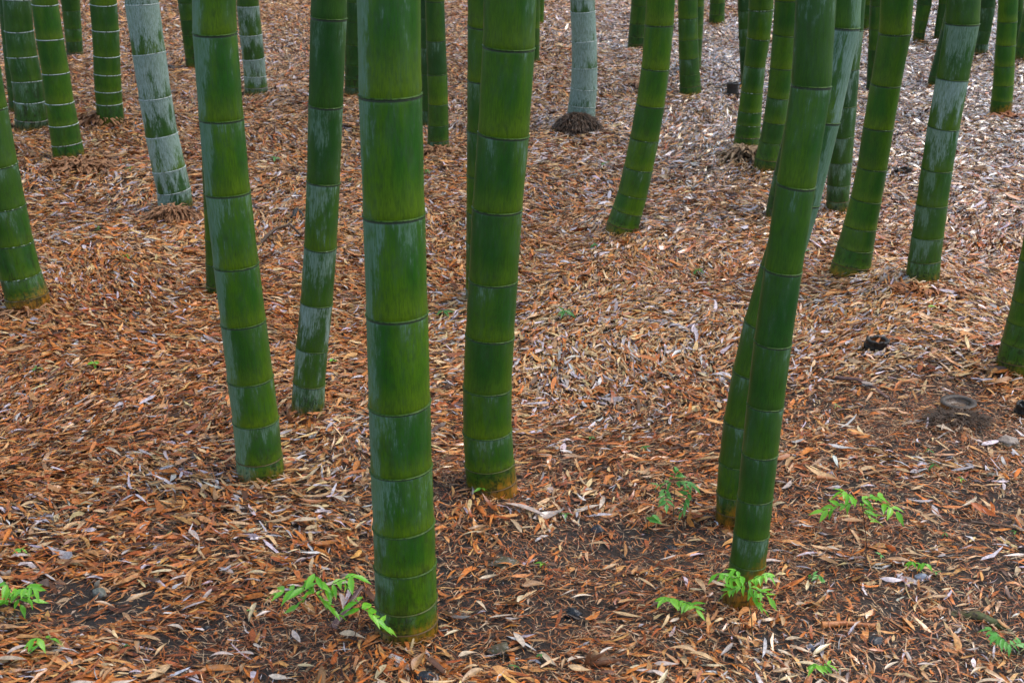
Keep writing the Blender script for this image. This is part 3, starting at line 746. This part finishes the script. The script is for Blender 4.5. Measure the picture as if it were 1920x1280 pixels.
fibres('leaf_heap', 150, 320, 70, 22, .04, 420, M_fibre_tan, .09, .007, 'low brown leaf heap under the beaded-ring culm', 'leaf heap')
fibres('leaf_heap', 1400, 298, 46, 16, .05, 420, simple('straw_fibre', (.34, .23, .13), (.22, .13, .07), 30), .08, .006, 'straw coloured leaf heap round the culm with wet streaks', 'leaf heap')
fibres('leaf_heap', 822, 290, 34, 10, .03, 220, M_fibre_tan, .08, .006, 'brown straw heap at the foot of the culm right of the thickest', 'leaf heap')
fibres('leaf_heap', 55, 590, 52, 10, .012, 160, M_fibre_tan, .07, .006, 'brown leaf heap at the mottled foot by the left edge', 'leaf heap', dome=False)
fibres('leaf_heap', 1745, 552, 70, 12, .014, 150, simple('rust_fibre', (.36, .13, .04), (.24, .08, .025), 30), .08, .007, 'rusty leaf heap below the patchy waxy culm', 'leaf heap', dome=False)
fibres('leaf_heap', 1205, 168, 26, 9, .05, 90, M_fibre_tan, .11, .010, 'small brown leaf tuft left of the S-curved culm at the back', 'leaf heap', dome=False)
fibres('leaf_heap', 1895, 226, 34, 8, .02, 130, simple('rust_fibre_far', (.34, .12, .04), (.2, .07, .025), 30), .10, .008, 'rusty leaf ring at the foot of the lone olive culm', 'leaf heap', dome=False)

# ---------------------------------------------------------------- cut stumps
def stump(px, py, wpx, hpx, label, side_m, rim_m, in_m, wall=.30, lean=(0, 0), broken=0.):
    y0c = py; x, y, z = ground_at(px, y0c); sc = math.hypot(y, CAMH - z) / F
    r = wpx * sc / 2; h = hpx * sc
    root = empty('cut_stump', (x, y, z), label, 'stump', 'cut bamboo stumps')
    th = np.linspace(0, 2 * math.pi, 32, endpoint=False)
    def ring(rr, zz, k=0.):
        jag = np.array([mnoise.noise(Vector((math.cos(a) * 3 + px, math.sin(a) * 3, rr * 30))) for a in th])
        return np.stack([rr * (1 + .05 * jag) * np.cos(th) + lean[0] * zz, rr * (1 + .05 * jag) * np.sin(th) + lean[1] * zz, zz + k * jag], -1)
    rows = [ring(r * 1.02, -.05), ring(r * 1.0, h * .2), ring(r * 1.04, h * .25), ring(r * .97, h * .32), ring(r * .96, h * .8), ring(r * .99, h, broken)]
    obj('outer_wall', mesh_np('outer_wall', np.concatenate(rows), [grid_faces(6, 32)], side_m), root)
    rows = [ring(r * .99, h, broken), ring(r * .97, h + .003, broken), ring(r * (1 - wall) * 1.02, h + .002, broken), ring(r * (1 - wall), h - .004, broken)]
    obj('cut_rim', mesh_np('cut_rim', np.concatenate(rows), [grid_faces(4, 32)], rim_m), root)
    rows = [ring(r * (1 - wall), h - .004, broken), ring(r * (1 - wall) * .97, h * .62), ring(r * (1 - wall) * .6, h * .52), ring(r * .15, h * .56), ring(r * .01, h * .58)]
    obj('hollow', mesh_np('hollow', np.concatenate(rows), [grid_faces(5, 32)], in_m), root)
    return root
stump(1795, 772, 68, 20, 'round hollow cut bamboo stump with grey rim in dark fibres at right', M_stump_side, M_stump_rim, M_stump_in, .32)
stump(1640, 652, 44, 20, 'blackened cut bamboo stump half buried in leaves, above the round hollow one', M_charred, M_charred, M_stump_side, .34, (.1, -.55), .008)
stump(1374, 180, 22, 24, 'small dark broken stump beside the straw-mound culm', M_charred, M_charred, M_stump_side, .3, (-.1, -.2), .012)
stump(1690, 326, 34, 10, 'low dark crumbled stump between the broad green culm and the patchy one', M_charred, M_charred, M_fibre_dark, .3, (.2, -.4), .02)
stump(1918, 775, 34, 22, 'black stump end at the right edge below the edge culm', M_charred, M_charred, M_charred, .3, (0, -.3), .01)
stump(284, 408, 28, 14, 'black hollow stump scrap at the left side of the whitest culm', M_charred, M_charred, M_charred, .25, (.2, -.5), .015)
stump(364, 404, 22, 14, 'small grey-rimmed stump scrap at the right side of the whitest culm', M_charred, M_stone_blue, M_charred, .25, (-.2, -.5), .015)

# ---------------------------------------------------------------- stones
def stone(px, py, wpx, hpx, material, label, top=None, flatn=.8, sink=.25):
    x, y, z = ground_at(px, py); sc = math.hypot(y, CAMH - z) / F; z -= .2 * hpx * sc
    a, c = wpx * sc / 2, hpx * sc / 2; bdep = a * flatn
    import bmesh
    def blob(sx, sy, sz, seed, ofs=(0, 0, 0), facet=.35):
        bm = bmesh.new(); bmesh.ops.create_icosphere(bm, subdivisions=4, radius=1)
        for v in bm.verts:
            n = v.co.normalized(); q = Vector((seed, seed * .7, 1.3))
            k = 1 + .28 * mnoise.noise(n * 1.4 + q) + .12 * mnoise.noise(n * 3.5 + q) + .04 * mnoise.noise(n * 9 + q)
            p = n * k
            for j in range(6):
                d_ = Vector((math.sin(seed * 3 + j * 2.1), math.cos(seed * 5 + j * 1.7), math.sin(seed + j * 1.1))).normalized()
                e = p.dot(d_) - .72
                if e > 0: p -= d_ * e * facet * 2.2
            v.co = Vector((p.x * sx + ofs[0], p.y * sy + ofs[1], p.z * sz + ofs[2]))
        me = bpy.data.meshes.new('rock'); bm.to_mesh(me); bm.free()
        me.polygons.foreach_set('use_smooth', np.ones(len(me.polygons), bool)); return me
    if top is None:
        me = blob(a, bdep, c, px * .013 + py * .007, (0, 0, c * (1 - sink) * 1.0)); me.materials.append(material)
        o = obj('stone', me, None, (x, y, z)); tag(o, label, 'stone', 'stones on the grove floor'); return o
    root = empty('stone', (x, y, z), label, 'stone', 'stones on the grove floor')
    me = blob(a, bdep, c, px * .013, (0, 0, c * .5)); me.materials.append(material); obj('rock_body', me, root)
    me = blob(a * .86, bdep * .8, c * .5, px * .02, (a * .05, 0, c * 1.15)); me.materials.append(top); obj('rock_top', me, root)
    return root
stone(187, 1120, 30, 30, M_stone_grey, 'rounded grey-green stone under an upright leaf at lower left')
stone(1074, 1155, 32, 24, M_stone_dark, 'shiny blue-black stone right of the thickest culm foot, near the bottom')
stone(1118, 998, 30, 22, M_stone_dark, 'wet black stone between the stout culm and the seedlings')
stone(1888, 836, 46, 30, M_stone_brown, 'mossy brown rock with pale top at the right edge', top=M_stone_pale)
stone(1728, 1086, 30, 18, M_stone_blue, 'pale blue-grey stone beneath a small seedling at lower right', flatn=.6)
stone(1640, 1205, 34, 18, M_stone_dark, 'dark wet stone near the bottom right among needles')
stone(1520, 1218, 14, 18, M_stone_blue, 'small upright blue stone at the bottom right, left of the dark one')
stone(1555, 892, 16, 14, M_stone_blue, 'small grey stone above the tall right seedling')
stone(798, 1275, 36, 26, M_stone_dark, 'dark grey stone cut by the bottom edge below the thickest culm', sink=.1)
stone(942, 1056, 56, 16, M_stone_brown, 'flat brown stone flush with the soil right of the thickest culm')
stone(938, 1222, 44, 26, M_stone_brown, 'flat dark brown stone near the bottom, below the shiny black ones')
stone(1372, 866 + 100, 22, 14, M_stone_dark, 'tiny black stone at the left of the rear leaning culm foot') if False else stone(1325, 972, 22, 14, M_stone_dark, 'tiny black stone left of the crossing culm foot')
stone(512, 1222, 16, 12, M_stone_dark, 'little black pebble at lower left of the thickest culm')
stone(455, 1190, 16, 12, M_stone_dark, 'little black pebble below the wide seedling on the left')
stone(1258, 1030, 30, 12, M_stone_dark, 'low dark stone below the middle seedling tuft')
stone(1012, 1108, 12, 10, M_stone_dark, 'tiny dark pebble up left of the shiny blue-black stone')
stone(388, 1180, 18, 12, M_stone_dark, 'black clod between the left edge seedlings and the wide seedling')
stone(268, 1178, 18, 12, M_stone_dark, 'black clod right of the dug soil patch at lower left')
stone(1545, 955, 16, 10, M_stone_dark, 'small black clod under the tall right seedling')
stone(1860, 895, 30, 14, M_stone_brown, 'small mossy brown clod below the pale-topped rock')

# ---------------------------------------------------------------- sticks, twigs, sheaths
def stick(name, pts, rad, material, label, cat, lift=0.01, flatk=1., group=None):
    P = []
    for q in pts:
        x, y, z = ground_at(q[0], q[1]); P.append(np.array([x, y, z + lift + (q[2] if len(q) > 2 else 0)]))
    o0 = P[0].copy(); fine = []
    n = len(P)
    for i in range(n - 1):
        for s in np.linspace(0, 1, 5)[:-1]:
            p = P[i] * (1 - s) + P[i + 1] * s
            fine.append(p + np.array([mnoise.noise(Vector(p) * 14), mnoise.noise(Vector(p) * 14 + Vector((5, 5, 5))), 0]) * rad * .8)
    fine.append(P[-1]); m = len(fine)
    rs = [rad * (1 - .55 * i / m) * (1 + .18 * mnoise.noise(Vector((i * .9, pts[0][0], 0)))) for i in range(m)]
    V, Fc = tube(fine, rs, 8); V = V - o0
    if flatk != 1.:
        cz = np.repeat(np.array(fine)[:, 2] - o0[2], 8); V[:, 2] = cz + (V[:, 2] - cz) * flatk
    o = obj(name, mesh_np(name, V, Fc, material), None, o0); tag(o, label, cat, group)
    return o
stick('branch', [(484, 466), (500, 458, .02), (522, 450, .04), (545, 448, .05), (566, 456, .02)], .009, M_bark, 'bent dead branch lying left of the slim streaky culm', 'branch')
stick('stick', [(1530, 902), (1560, 905), (1592, 912)], .006, M_orange, 'short orange stick above the tall right seedling', 'stick')
stick('stick', [(1538, 1178), (1580, 1176), (1640, 1180)], .008, M_orange, 'orange split stick near the bottom right', 'stick')
stick('stick', [(1125, 915), (1170, 922), (1225, 926)], .005, M_bark, 'thin dark stick pointing at the middle seedling tuft', 'stick')
stick('leaf_sheath', [(622, 1186), (645, 1168, .01), (662, 1148, .015), (682, 1128, .03)], .010, M_purple, 'wet purple-brown leaf sheath left of the thickest culm foot', 'leaf sheath', flatk=.35)
stick('mossy_log', [(1790, 1150, -.02), (1835, 1158, -.004), (1870, 1172, -.004), (1905, 1192, -.015)], .016, M_mossy, 'mossy green half-buried root by the right bottom corner', 'root', flatk=.8)
stick('stick', [(1570, 712), (1605, 722, .01), (1640, 735), (1665, 752)], .011, M_purple, 'dark wet broken sheath lying left of the round cut stump', 'leaf sheath', flatk=.5)
stick('stick', [(1790, 815), (1806, 800), (1822, 790)], .005, simple('pale_stick', (.5, .36, .25), (.36, .24, .15), 40), 'pale straight stick leaning toward the round cut stump', 'stick')
stick('stick', [(1250, 338), (1275, 344, .01), (1300, 346)], .012, M_bark, 'dark twig on pale leaves right of the S-curved culm', 'twig')
stick('stick', [(546, 416), (558, 406, .02), (570, 414)], .014, M_charred, 'black twig scrap left of the slim streaky culm', 'twig')
stick('stick', [(1820, 985), (1870, 992), (1920, 1000)], .004, M_bark, 'thin brown twig at the right edge below the mossy rock', 'twig')
stick('stick', [(1340, 1190), (1372, 1198), (1400, 1215)], .004, M_bark, 'thin twig below the rusty foot of the right front culm', 'twig')
stick('stick', [(300, 120), (322, 132, .01), (338, 140)], .012, M_bark, 'short dark twig at the back left of the black-footed culm', 'twig')
stick('stick', [(1055, 955), (1110, 945, .008), (1160, 942)], .0035, M_bark, 'fine brown twig above the wet black stone', 'twig')
stick('stick', [(1440, 905), (1480, 915), (1530, 930)], .004, M_bark, 'thin twig right of the tall right front culm', 'twig')

# broken sheath blades standing at the foot of the slim streaky culm, and upright blades elsewhere
def blades(px, py, items, material, label, cat='leaf sheath', name='broken_sheath'):
    x, y, z = ground_at(px, py); sc = math.hypot(y, CAMH - z) / F
    root = empty(name, (x, y, z), label, cat)
    for (ox, oz, dx, dz, wd) in items:
        a = np.array([ox * sc, random.uniform(-.01, .01) - .02, oz * sc]); e = a + np.array([dx * sc, -.015, dz * sc]); s = np.array([-dz, 0, dx], float); s = s / np.linalg.norm(s) * wd * sc / 2
        m1 = a * .6 + e * .4 + np.array([0, -.006, .004]); m2 = a * .3 + e * .7 + np.array([0, -.004, .003])
        V = [a - s * .7, a + s * .7, m1 - s, m1 + np.array([0, -.004, 0]), m1 + s, m2 - s * .7, m2 + np.array([0, -.003, 0]), m2 + s * .7, e]
        obj('blade', mesh_np('blade', np.array(V), [np.array([[0, 1, 3], [0, 3, 2], [1, 4, 3], [5, 6, 8], [6, 7, 8]]), np.array([[2, 3, 6, 5], [3, 4, 7, 6]])], material), root)
    return root
M_sheath = simple('brown_sheath', (.34, .15, .07), (.20, .08, .035), 50, .35, .6)
M_paleblade = simple('pale_standing_leaf', (.62, .50, .40), (.52, .40, .28), 50, .35, .6)
blades(575, 786, [(-24, -2, -6, 30, 12), (-14, 4, 40, -12, 12), (0, 10, 46, -18, 9), (20, 0, 26, 20, 8), (40, -4, 22, 16, 8), (-6, 0, 60, 4, 9), (10, -6, 70, 0, 9)], M_sheath, 'broken brown sheath blades at the foot of the slim streaky culm')
blades(472, 914, [(0, -4, 10, 26, 10), (-14, -2, -4, 12, 8)], M_paleblade, 'pale standing leaf before the foot of the pale-flanked green culm', 'leaf', 'standing_leaf')
blades(1705, 534, [(-6, -4, 12, 16, 12), (6, -2, -12, 18, 10)], M_sheath, 'brown sheath scrap at left of the patchy culm foot')
blades(1645, 528, [(0, -4, 14, 24, 10), (4, -4, -4, 24, 10), (10, -4, 22, 12, 10)], M_paleblade, 'pale leaf tuft at the right of the broad green culm foot', 'leaf', 'standing_leaf')
blades(1095, 1235, [(0, 0, 10, 46, 9), (0, 0, 42, 38, 10), (-4, 0, 60, 16, 12), (-6, 0, -30, 30, 10), (8, -4, 66, 24, 12)], M_sheath, 'fan of curled brown leaves near the bottom, below the shiny black stone', 'leaf', 'leaf_fan')
blades(18, 1075, [(0, 0, 14, 24, 11), (6, 0, -12, 22, 10)], M_paleblade, 'pale upright leaves at the left edge above the seedling', 'leaf', 'standing_leaf')
blades(188, 1098, [(-6, 0, 14, 26, 10)], M_paleblade, 'pale upright leaf standing behind the rounded grey-green stone', 'leaf', 'standing_leaf')
blades(640, 1075, [(-20, 0, 30, -10, 10), (0, 6, 26, 12, 9)], M_paleblade, 'pale leaf pair above the wide seedling', 'leaf', 'standing_leaf')

# ---------------------------------------------------------------- seedlings
def leaflet_mesh(name, wd, cup, droop, material):
    us = np.linspace(0, 1, 9); prof = np.array([.02, .55, .90, 1., .93, .74, .48, .22, 0.]); V = []; vein = []
    for i, (u, p) in enumerate(zip(us, prof)):
        for wv in (-1, -.5, 0, .5, 1):
            v = wv * p * wd * .5 * (1 + (.07 if i % 2 else -.04) * abs(wv))
            V.append((u, v, abs(v) * cup - droop * u * u)); vein.append(1. if wv == 0 else 0.)
    return mesh_np(name, np.array(V), [grid_faces(9, 5, False)], material, True, [('vein', 'FLOAT', np.array(vein))])
LM = {}
for key, m_ in (('g', M_green), ('d', M_green_dull), ('b', M_green_blue)):
    LM[key] = [leaflet_mesh('leaflet', random.uniform(.30, .42), random.uniform(.1, .45), random.uniform(.05, .4), m_) for _ in range(6)]
def add_leaflet(root, p, az, pitch, L, key='g', roll=0.):
    o = obj('leaflet', random.choice(LM[key]), root, p, (roll, -pitch, az)); o.scale = (L, L, L); return o
G_SEED = 'green seedlings sprouting from the litter'
def seedling(bpx, bpy_, label, fronds, key='g', stem_m=None, ll=22, stem_r=.0012):
    """fronds: list of (x0,y0,x1,y1,pairs) rachis ends in the photo; leaflets in pairs along it"""
    x0, y0, z0 = ground_at(bpx, bpy_); O = np.array([x0, y0, z0])
    root = empty('seedling', (x0, y0, z0), label, 'seedling', G_SEED)
    sc = math.hypot(y0, CAMH - z0) / F
    Vs, Fs, off = [], {}, 0
    def addtube(P, r):
        nonlocal off
        V, Fc = tube(P, [r * (1 - .5 * i / len(P)) for i in range(len(P))], 5); Vs.append(V)
        for f in Fc: Fs.setdefault(f.shape[1], []).append(f + off)
        off += len(V)
    tops = []
    for (xa, ya, xb, yb, pairs) in fronds:
        A, _ = on_plane(xa, ya, y0 + random.uniform(-.01, .01)); B, _ = on_plane(xb, yb, y0 + random.uniform(-.06, .03))
        A[2] = max(A[2], z0 + .012); B[2] = max(B[2], float(terrain(B[0], B[1])) + .018)
        A -= O; B -= O; tops.append(A)
        Mi = (A + B) / 2 + np.array([0, 0, .004])
        addtube([A, Mi, B], stem_r * .7)
        az = math.atan2(B[1] - A[1], B[0] - A[0])
        pairs = pairs + (2 if pairs > 1 else 1)
        for k in range(pairs):
            u = (k + .6) / (pairs + .3); p = A * (1 - u) + B * u + np.array([0, 0, .003])
            for sg in (1, -1):
                L = ll * 1.14 * sc * random.uniform(.8, 1.15) * (1.05 - .25 * abs(u - .5))
                add_leaflet(root, p, az + sg * random.uniform(.75, 1.1), random.gauss(-.16, .28), L, key, random.gauss(0, .3) + sg * .2)
        add_leaflet(root, B, az + random.gauss(0, .2), random.gauss(-.4, .2), ll * sc * 1.15, key, random.gauss(0, .3))
    # stem up to the frond bases
    c = np.mean(tops, 0)
    addtube([np.array([0, 0, -.01]), np.array([c[0] * .3, c[1] * .3, c[2] * .45]), np.array([c[0] * .8, c[1] * .8, c[2] * .85]), c], stem_r)
    for tp in tops:
        if np.linalg.norm(tp - c) > .003: addtube([c, (c + tp) / 2 + np.array([0, 0, .002]), tp], stem_r * .8)
    obj('stem', mesh_np('stem', np.concatenate(Vs), [np.concatenate(f) for f in Fs.values()], stem_m or M_stem), root)
    return root
seedling(645, 1276, 'widest seedling, spreading fronds left of the thickest culm foot',
         [(600, 1100, 520, 1112, 2), (600, 1100, 590, 1075, 1), (605, 1105, 665, 1078, 3), (600, 1105, 560, 1135, 1), (590, 1112, 625, 1150, 2)], ll=30, stem_m=M_stem_red)
seedling(655, 1272, 'seedling frond drooping over the lower left of the thickest culm',
         [(672, 1138, 722, 1178, 2), (680, 1150, 668, 1122, 1)], ll=32, stem_m=M_stem_red)
seedling(1412, 1212, 'bright dense seedling hiding the rusty foot of the right front culm',
         [(1395, 1090, 1345, 1076, 3), (1395, 1088, 1378, 1066, 1), (1400, 1092, 1440, 1076, 3), (1400, 1098, 1365, 1110, 2), (1402, 1104, 1425, 1138, 3), (1402, 1100, 1442, 1120, 2)], ll=22)
seedling(1262, 1150, 'small seedling with slender leaflets left of the right front culm foot',
         [(1270, 1125, 1245, 1122, 2), (1275, 1125, 1305, 1142, 2)], ll=24)
seedling(1262, 975, 'pale tuft seedling with two hanging clusters in the middle right ground',
         [(1262, 905, 1235, 910, 2), (1262, 902, 1270, 882, 2), (1265, 905, 1300, 910, 3), (1245, 915, 1250, 945, 2), (1295, 915, 1280, 958, 3)], ll=18, key='b')
seedling(1214, 1000, 'three-leaf blue-green sprig left of the pale tuft seedling',
         [(1214, 980, 1222, 966, 1)], ll=22, key='b')
seedling(1625, 1062, 'tall seedling on a thin dark stem with flat umbrella fronds at right',
         [(1600, 945, 1545, 958, 3), (1605, 940, 1580, 920, 2), (1612, 940, 1650, 930, 3), (1615, 948, 1632, 978, 2), (1650, 942, 1680, 958, 1)], ll=25, stem_m=M_stem_red)
seedling(1722, 1072, 'little seedling above the pale blue-grey stone', [(1718, 1058, 1708, 1052, 1), (1722, 1058, 1738, 1056, 1)], ll=15)
seedling(1530, 1100, 'thin seedling left of the tall stemmed one, two short sprays', [(1532, 1088, 1520, 1092, 1), (1532, 1086, 1536, 1078, 1)], ll=15, key='b')
seedling(1540, 1262, 'small seedling at the bottom edge at right', [(1540, 1250, 1525, 1248, 1), (1542, 1250, 1555, 1247, 1)], ll=20)
seedling(1895, 1232, 'glossy seedling cluster in the bottom right corner', [(1895, 1212, 1870, 1190, 2), (1895, 1212, 1915, 1215, 2), (1880, 1200, 1855, 1180, 2)], ll=20, key='b')
seedling(28, 1160, 'bushy bright seedling on the left edge at the bottom', [(28, 1108, 62, 1102, 2), (24, 1110, 8, 1092, 1), (28, 1112, 60, 1125, 1), (25, 1112, 15, 1135, 2), (28, 1110, 38, 1132, 1)], ll=26)
seedling(85, 1225, 'two-leaf seedling below the left edge bushy one', [(80, 1200, 97, 1197, 0), (78, 1200, 62, 1196, 0), (80, 1208, 66, 1218, 0)], ll=24)
small = [(65, 583, 16, 'g', 'tiny two-leaf sprout at the mottled culm foot by the left edge'), (70, 704, 18, 'b', 'small pale sprout in orange leaves at the left, middle height'),
         (178, 694, 15, 'g', 'small green sprout right of the pale left sprout'), (240, 490, 12, 'g', 'tiny sprout below the whitest culm and left of it'),
         (625, 686, 16, 'g', 'sprout touching the right side of the slim streaky culm'), (832, 600, 22, 'd', 'dull sprout between the thickest and the stout culm'),
         (1058, 602, 26, 'd', 'mid-ground dull green sprout right of the stout culm'), (1306, 520, 20, 'd', 'dull sprout right of the S-curved culm foot, lower down'),
         (1207, 850, 14, 'd', 'pale sprig above the pale tuft seedling'), (1568, 774, 14, 'b', 'bluish sprout left of the round cut stump'),
         (1750, 886, 18, 'd', 'dull sprout between the round stump and the tall seedling'), (1742, 858, 14, 'd', 'faint sprout just above the dull one under the round stump'),
         (1801, 910, 14, 'g', 'green sprout right of the dull pair under the round stump'), (1016, 1070, 15, 'g', 'star-shaped sprout between the black stones'),
         (472, 1160, 15, 'b', 'pale sprout left below the wide seedling'), (902, 932, 18, 'g', 'tiny sprout at the orange-footed stout culm'),
         (1062, 978, 16, 'b', 'pale sprig among long pale leaves near the wet black stone'), (800, 330, 14, 'd', 'faint sprout right of the thickest culm, upper part'),
         (517, 308, 16, 'd', 'faint dull sprout right of the pale-flanked culm'), (1115, 470, 14, 'd', 'faint sprout at the left of the S-curved culm foot'),
         (245, 325, 14, 'd', 'dull sprout left of the whitest culm'), (1738, 590, 16, 'g', 'single green leaf on the rusty heap under the patchy culm'),
         (1108, 832, 14, 'd', 'dim sprig in the leaf carpet right of the stout culm foot'), (1210, 820 + 30, 10, 'd', 'minute sprig beside the pale one above the tuft seedling'),
         (1515, 480, 12, 'd', 'small sprout in pale leaves right of the tall front culm'), (1770, 1012, 14, 'd', 'dull grassy sprig right of the tall stemmed seedling'),
         (1900, 1010, 14, 'd', 'dull sprig at the right edge below the mossy rock'), (1650, 1052, 12, 'b', 'sprig behind the stem of the tall right seedling'),
         (42, 1045, 16, 'g', 'green leaf sprout at the left edge above the bushy one'), (240, 1222, 12, 'd', 'faint sprout at the bottom left'),
         (185, 440, 12, 'd', 'faint sprout left of the tan root mound'), (1015, 1240, 12, 'd', 'faint sprout near the bottom centre right'),
         (965, 1262, 14, 'd', 'faint sprout at the bottom edge centre'), (1135, 318, 14, 'd', 'faint sprout below the dark fibrous root mound'),
         (1755, 1085 + 0, 10, 'b', 'tiny sprig right of the pale blue-grey stone'), (660, 345, 12, 'd', 'faint sprout right of the slim streaky culm'),
         (318, 1010, 10, 'd', 'minute sprout in orange leaves at lower left')]
for px, py, s, key, lab in small:
    x0, y0, z0 = ground_at(px, py); sc = math.hypot(y0, CAMH - z0) / F
    root = empty('sprout', (x0, y0, z0), lab, 'seedling', 'tiny sprouts in the litter'); hz = s * sc * .6 + .012
    V, Fc = tube([(0, 0, -.005), (0, 0, hz * .6), (0, 0, hz)], [.0012, .001, .0008], 5); obj('stem', mesh_np('stem', V, Fc, M_stem), root)
    nl = 1 if 'single' in lab else (2 if 'two-leaf' in lab else random.choice((3, 4, 5))); a0 = random.uniform(-.4, .4)
    for k in range(nl):
        add_leaflet(root, (0, 0, hz * random.uniform(.8, 1)), a0 + k * 2 * math.pi / max(nl, 2) + random.gauss(0, .25), random.gauss(-.05, .3), s * sc * random.uniform(.7, 1.1), key, random.gauss(0, .3))
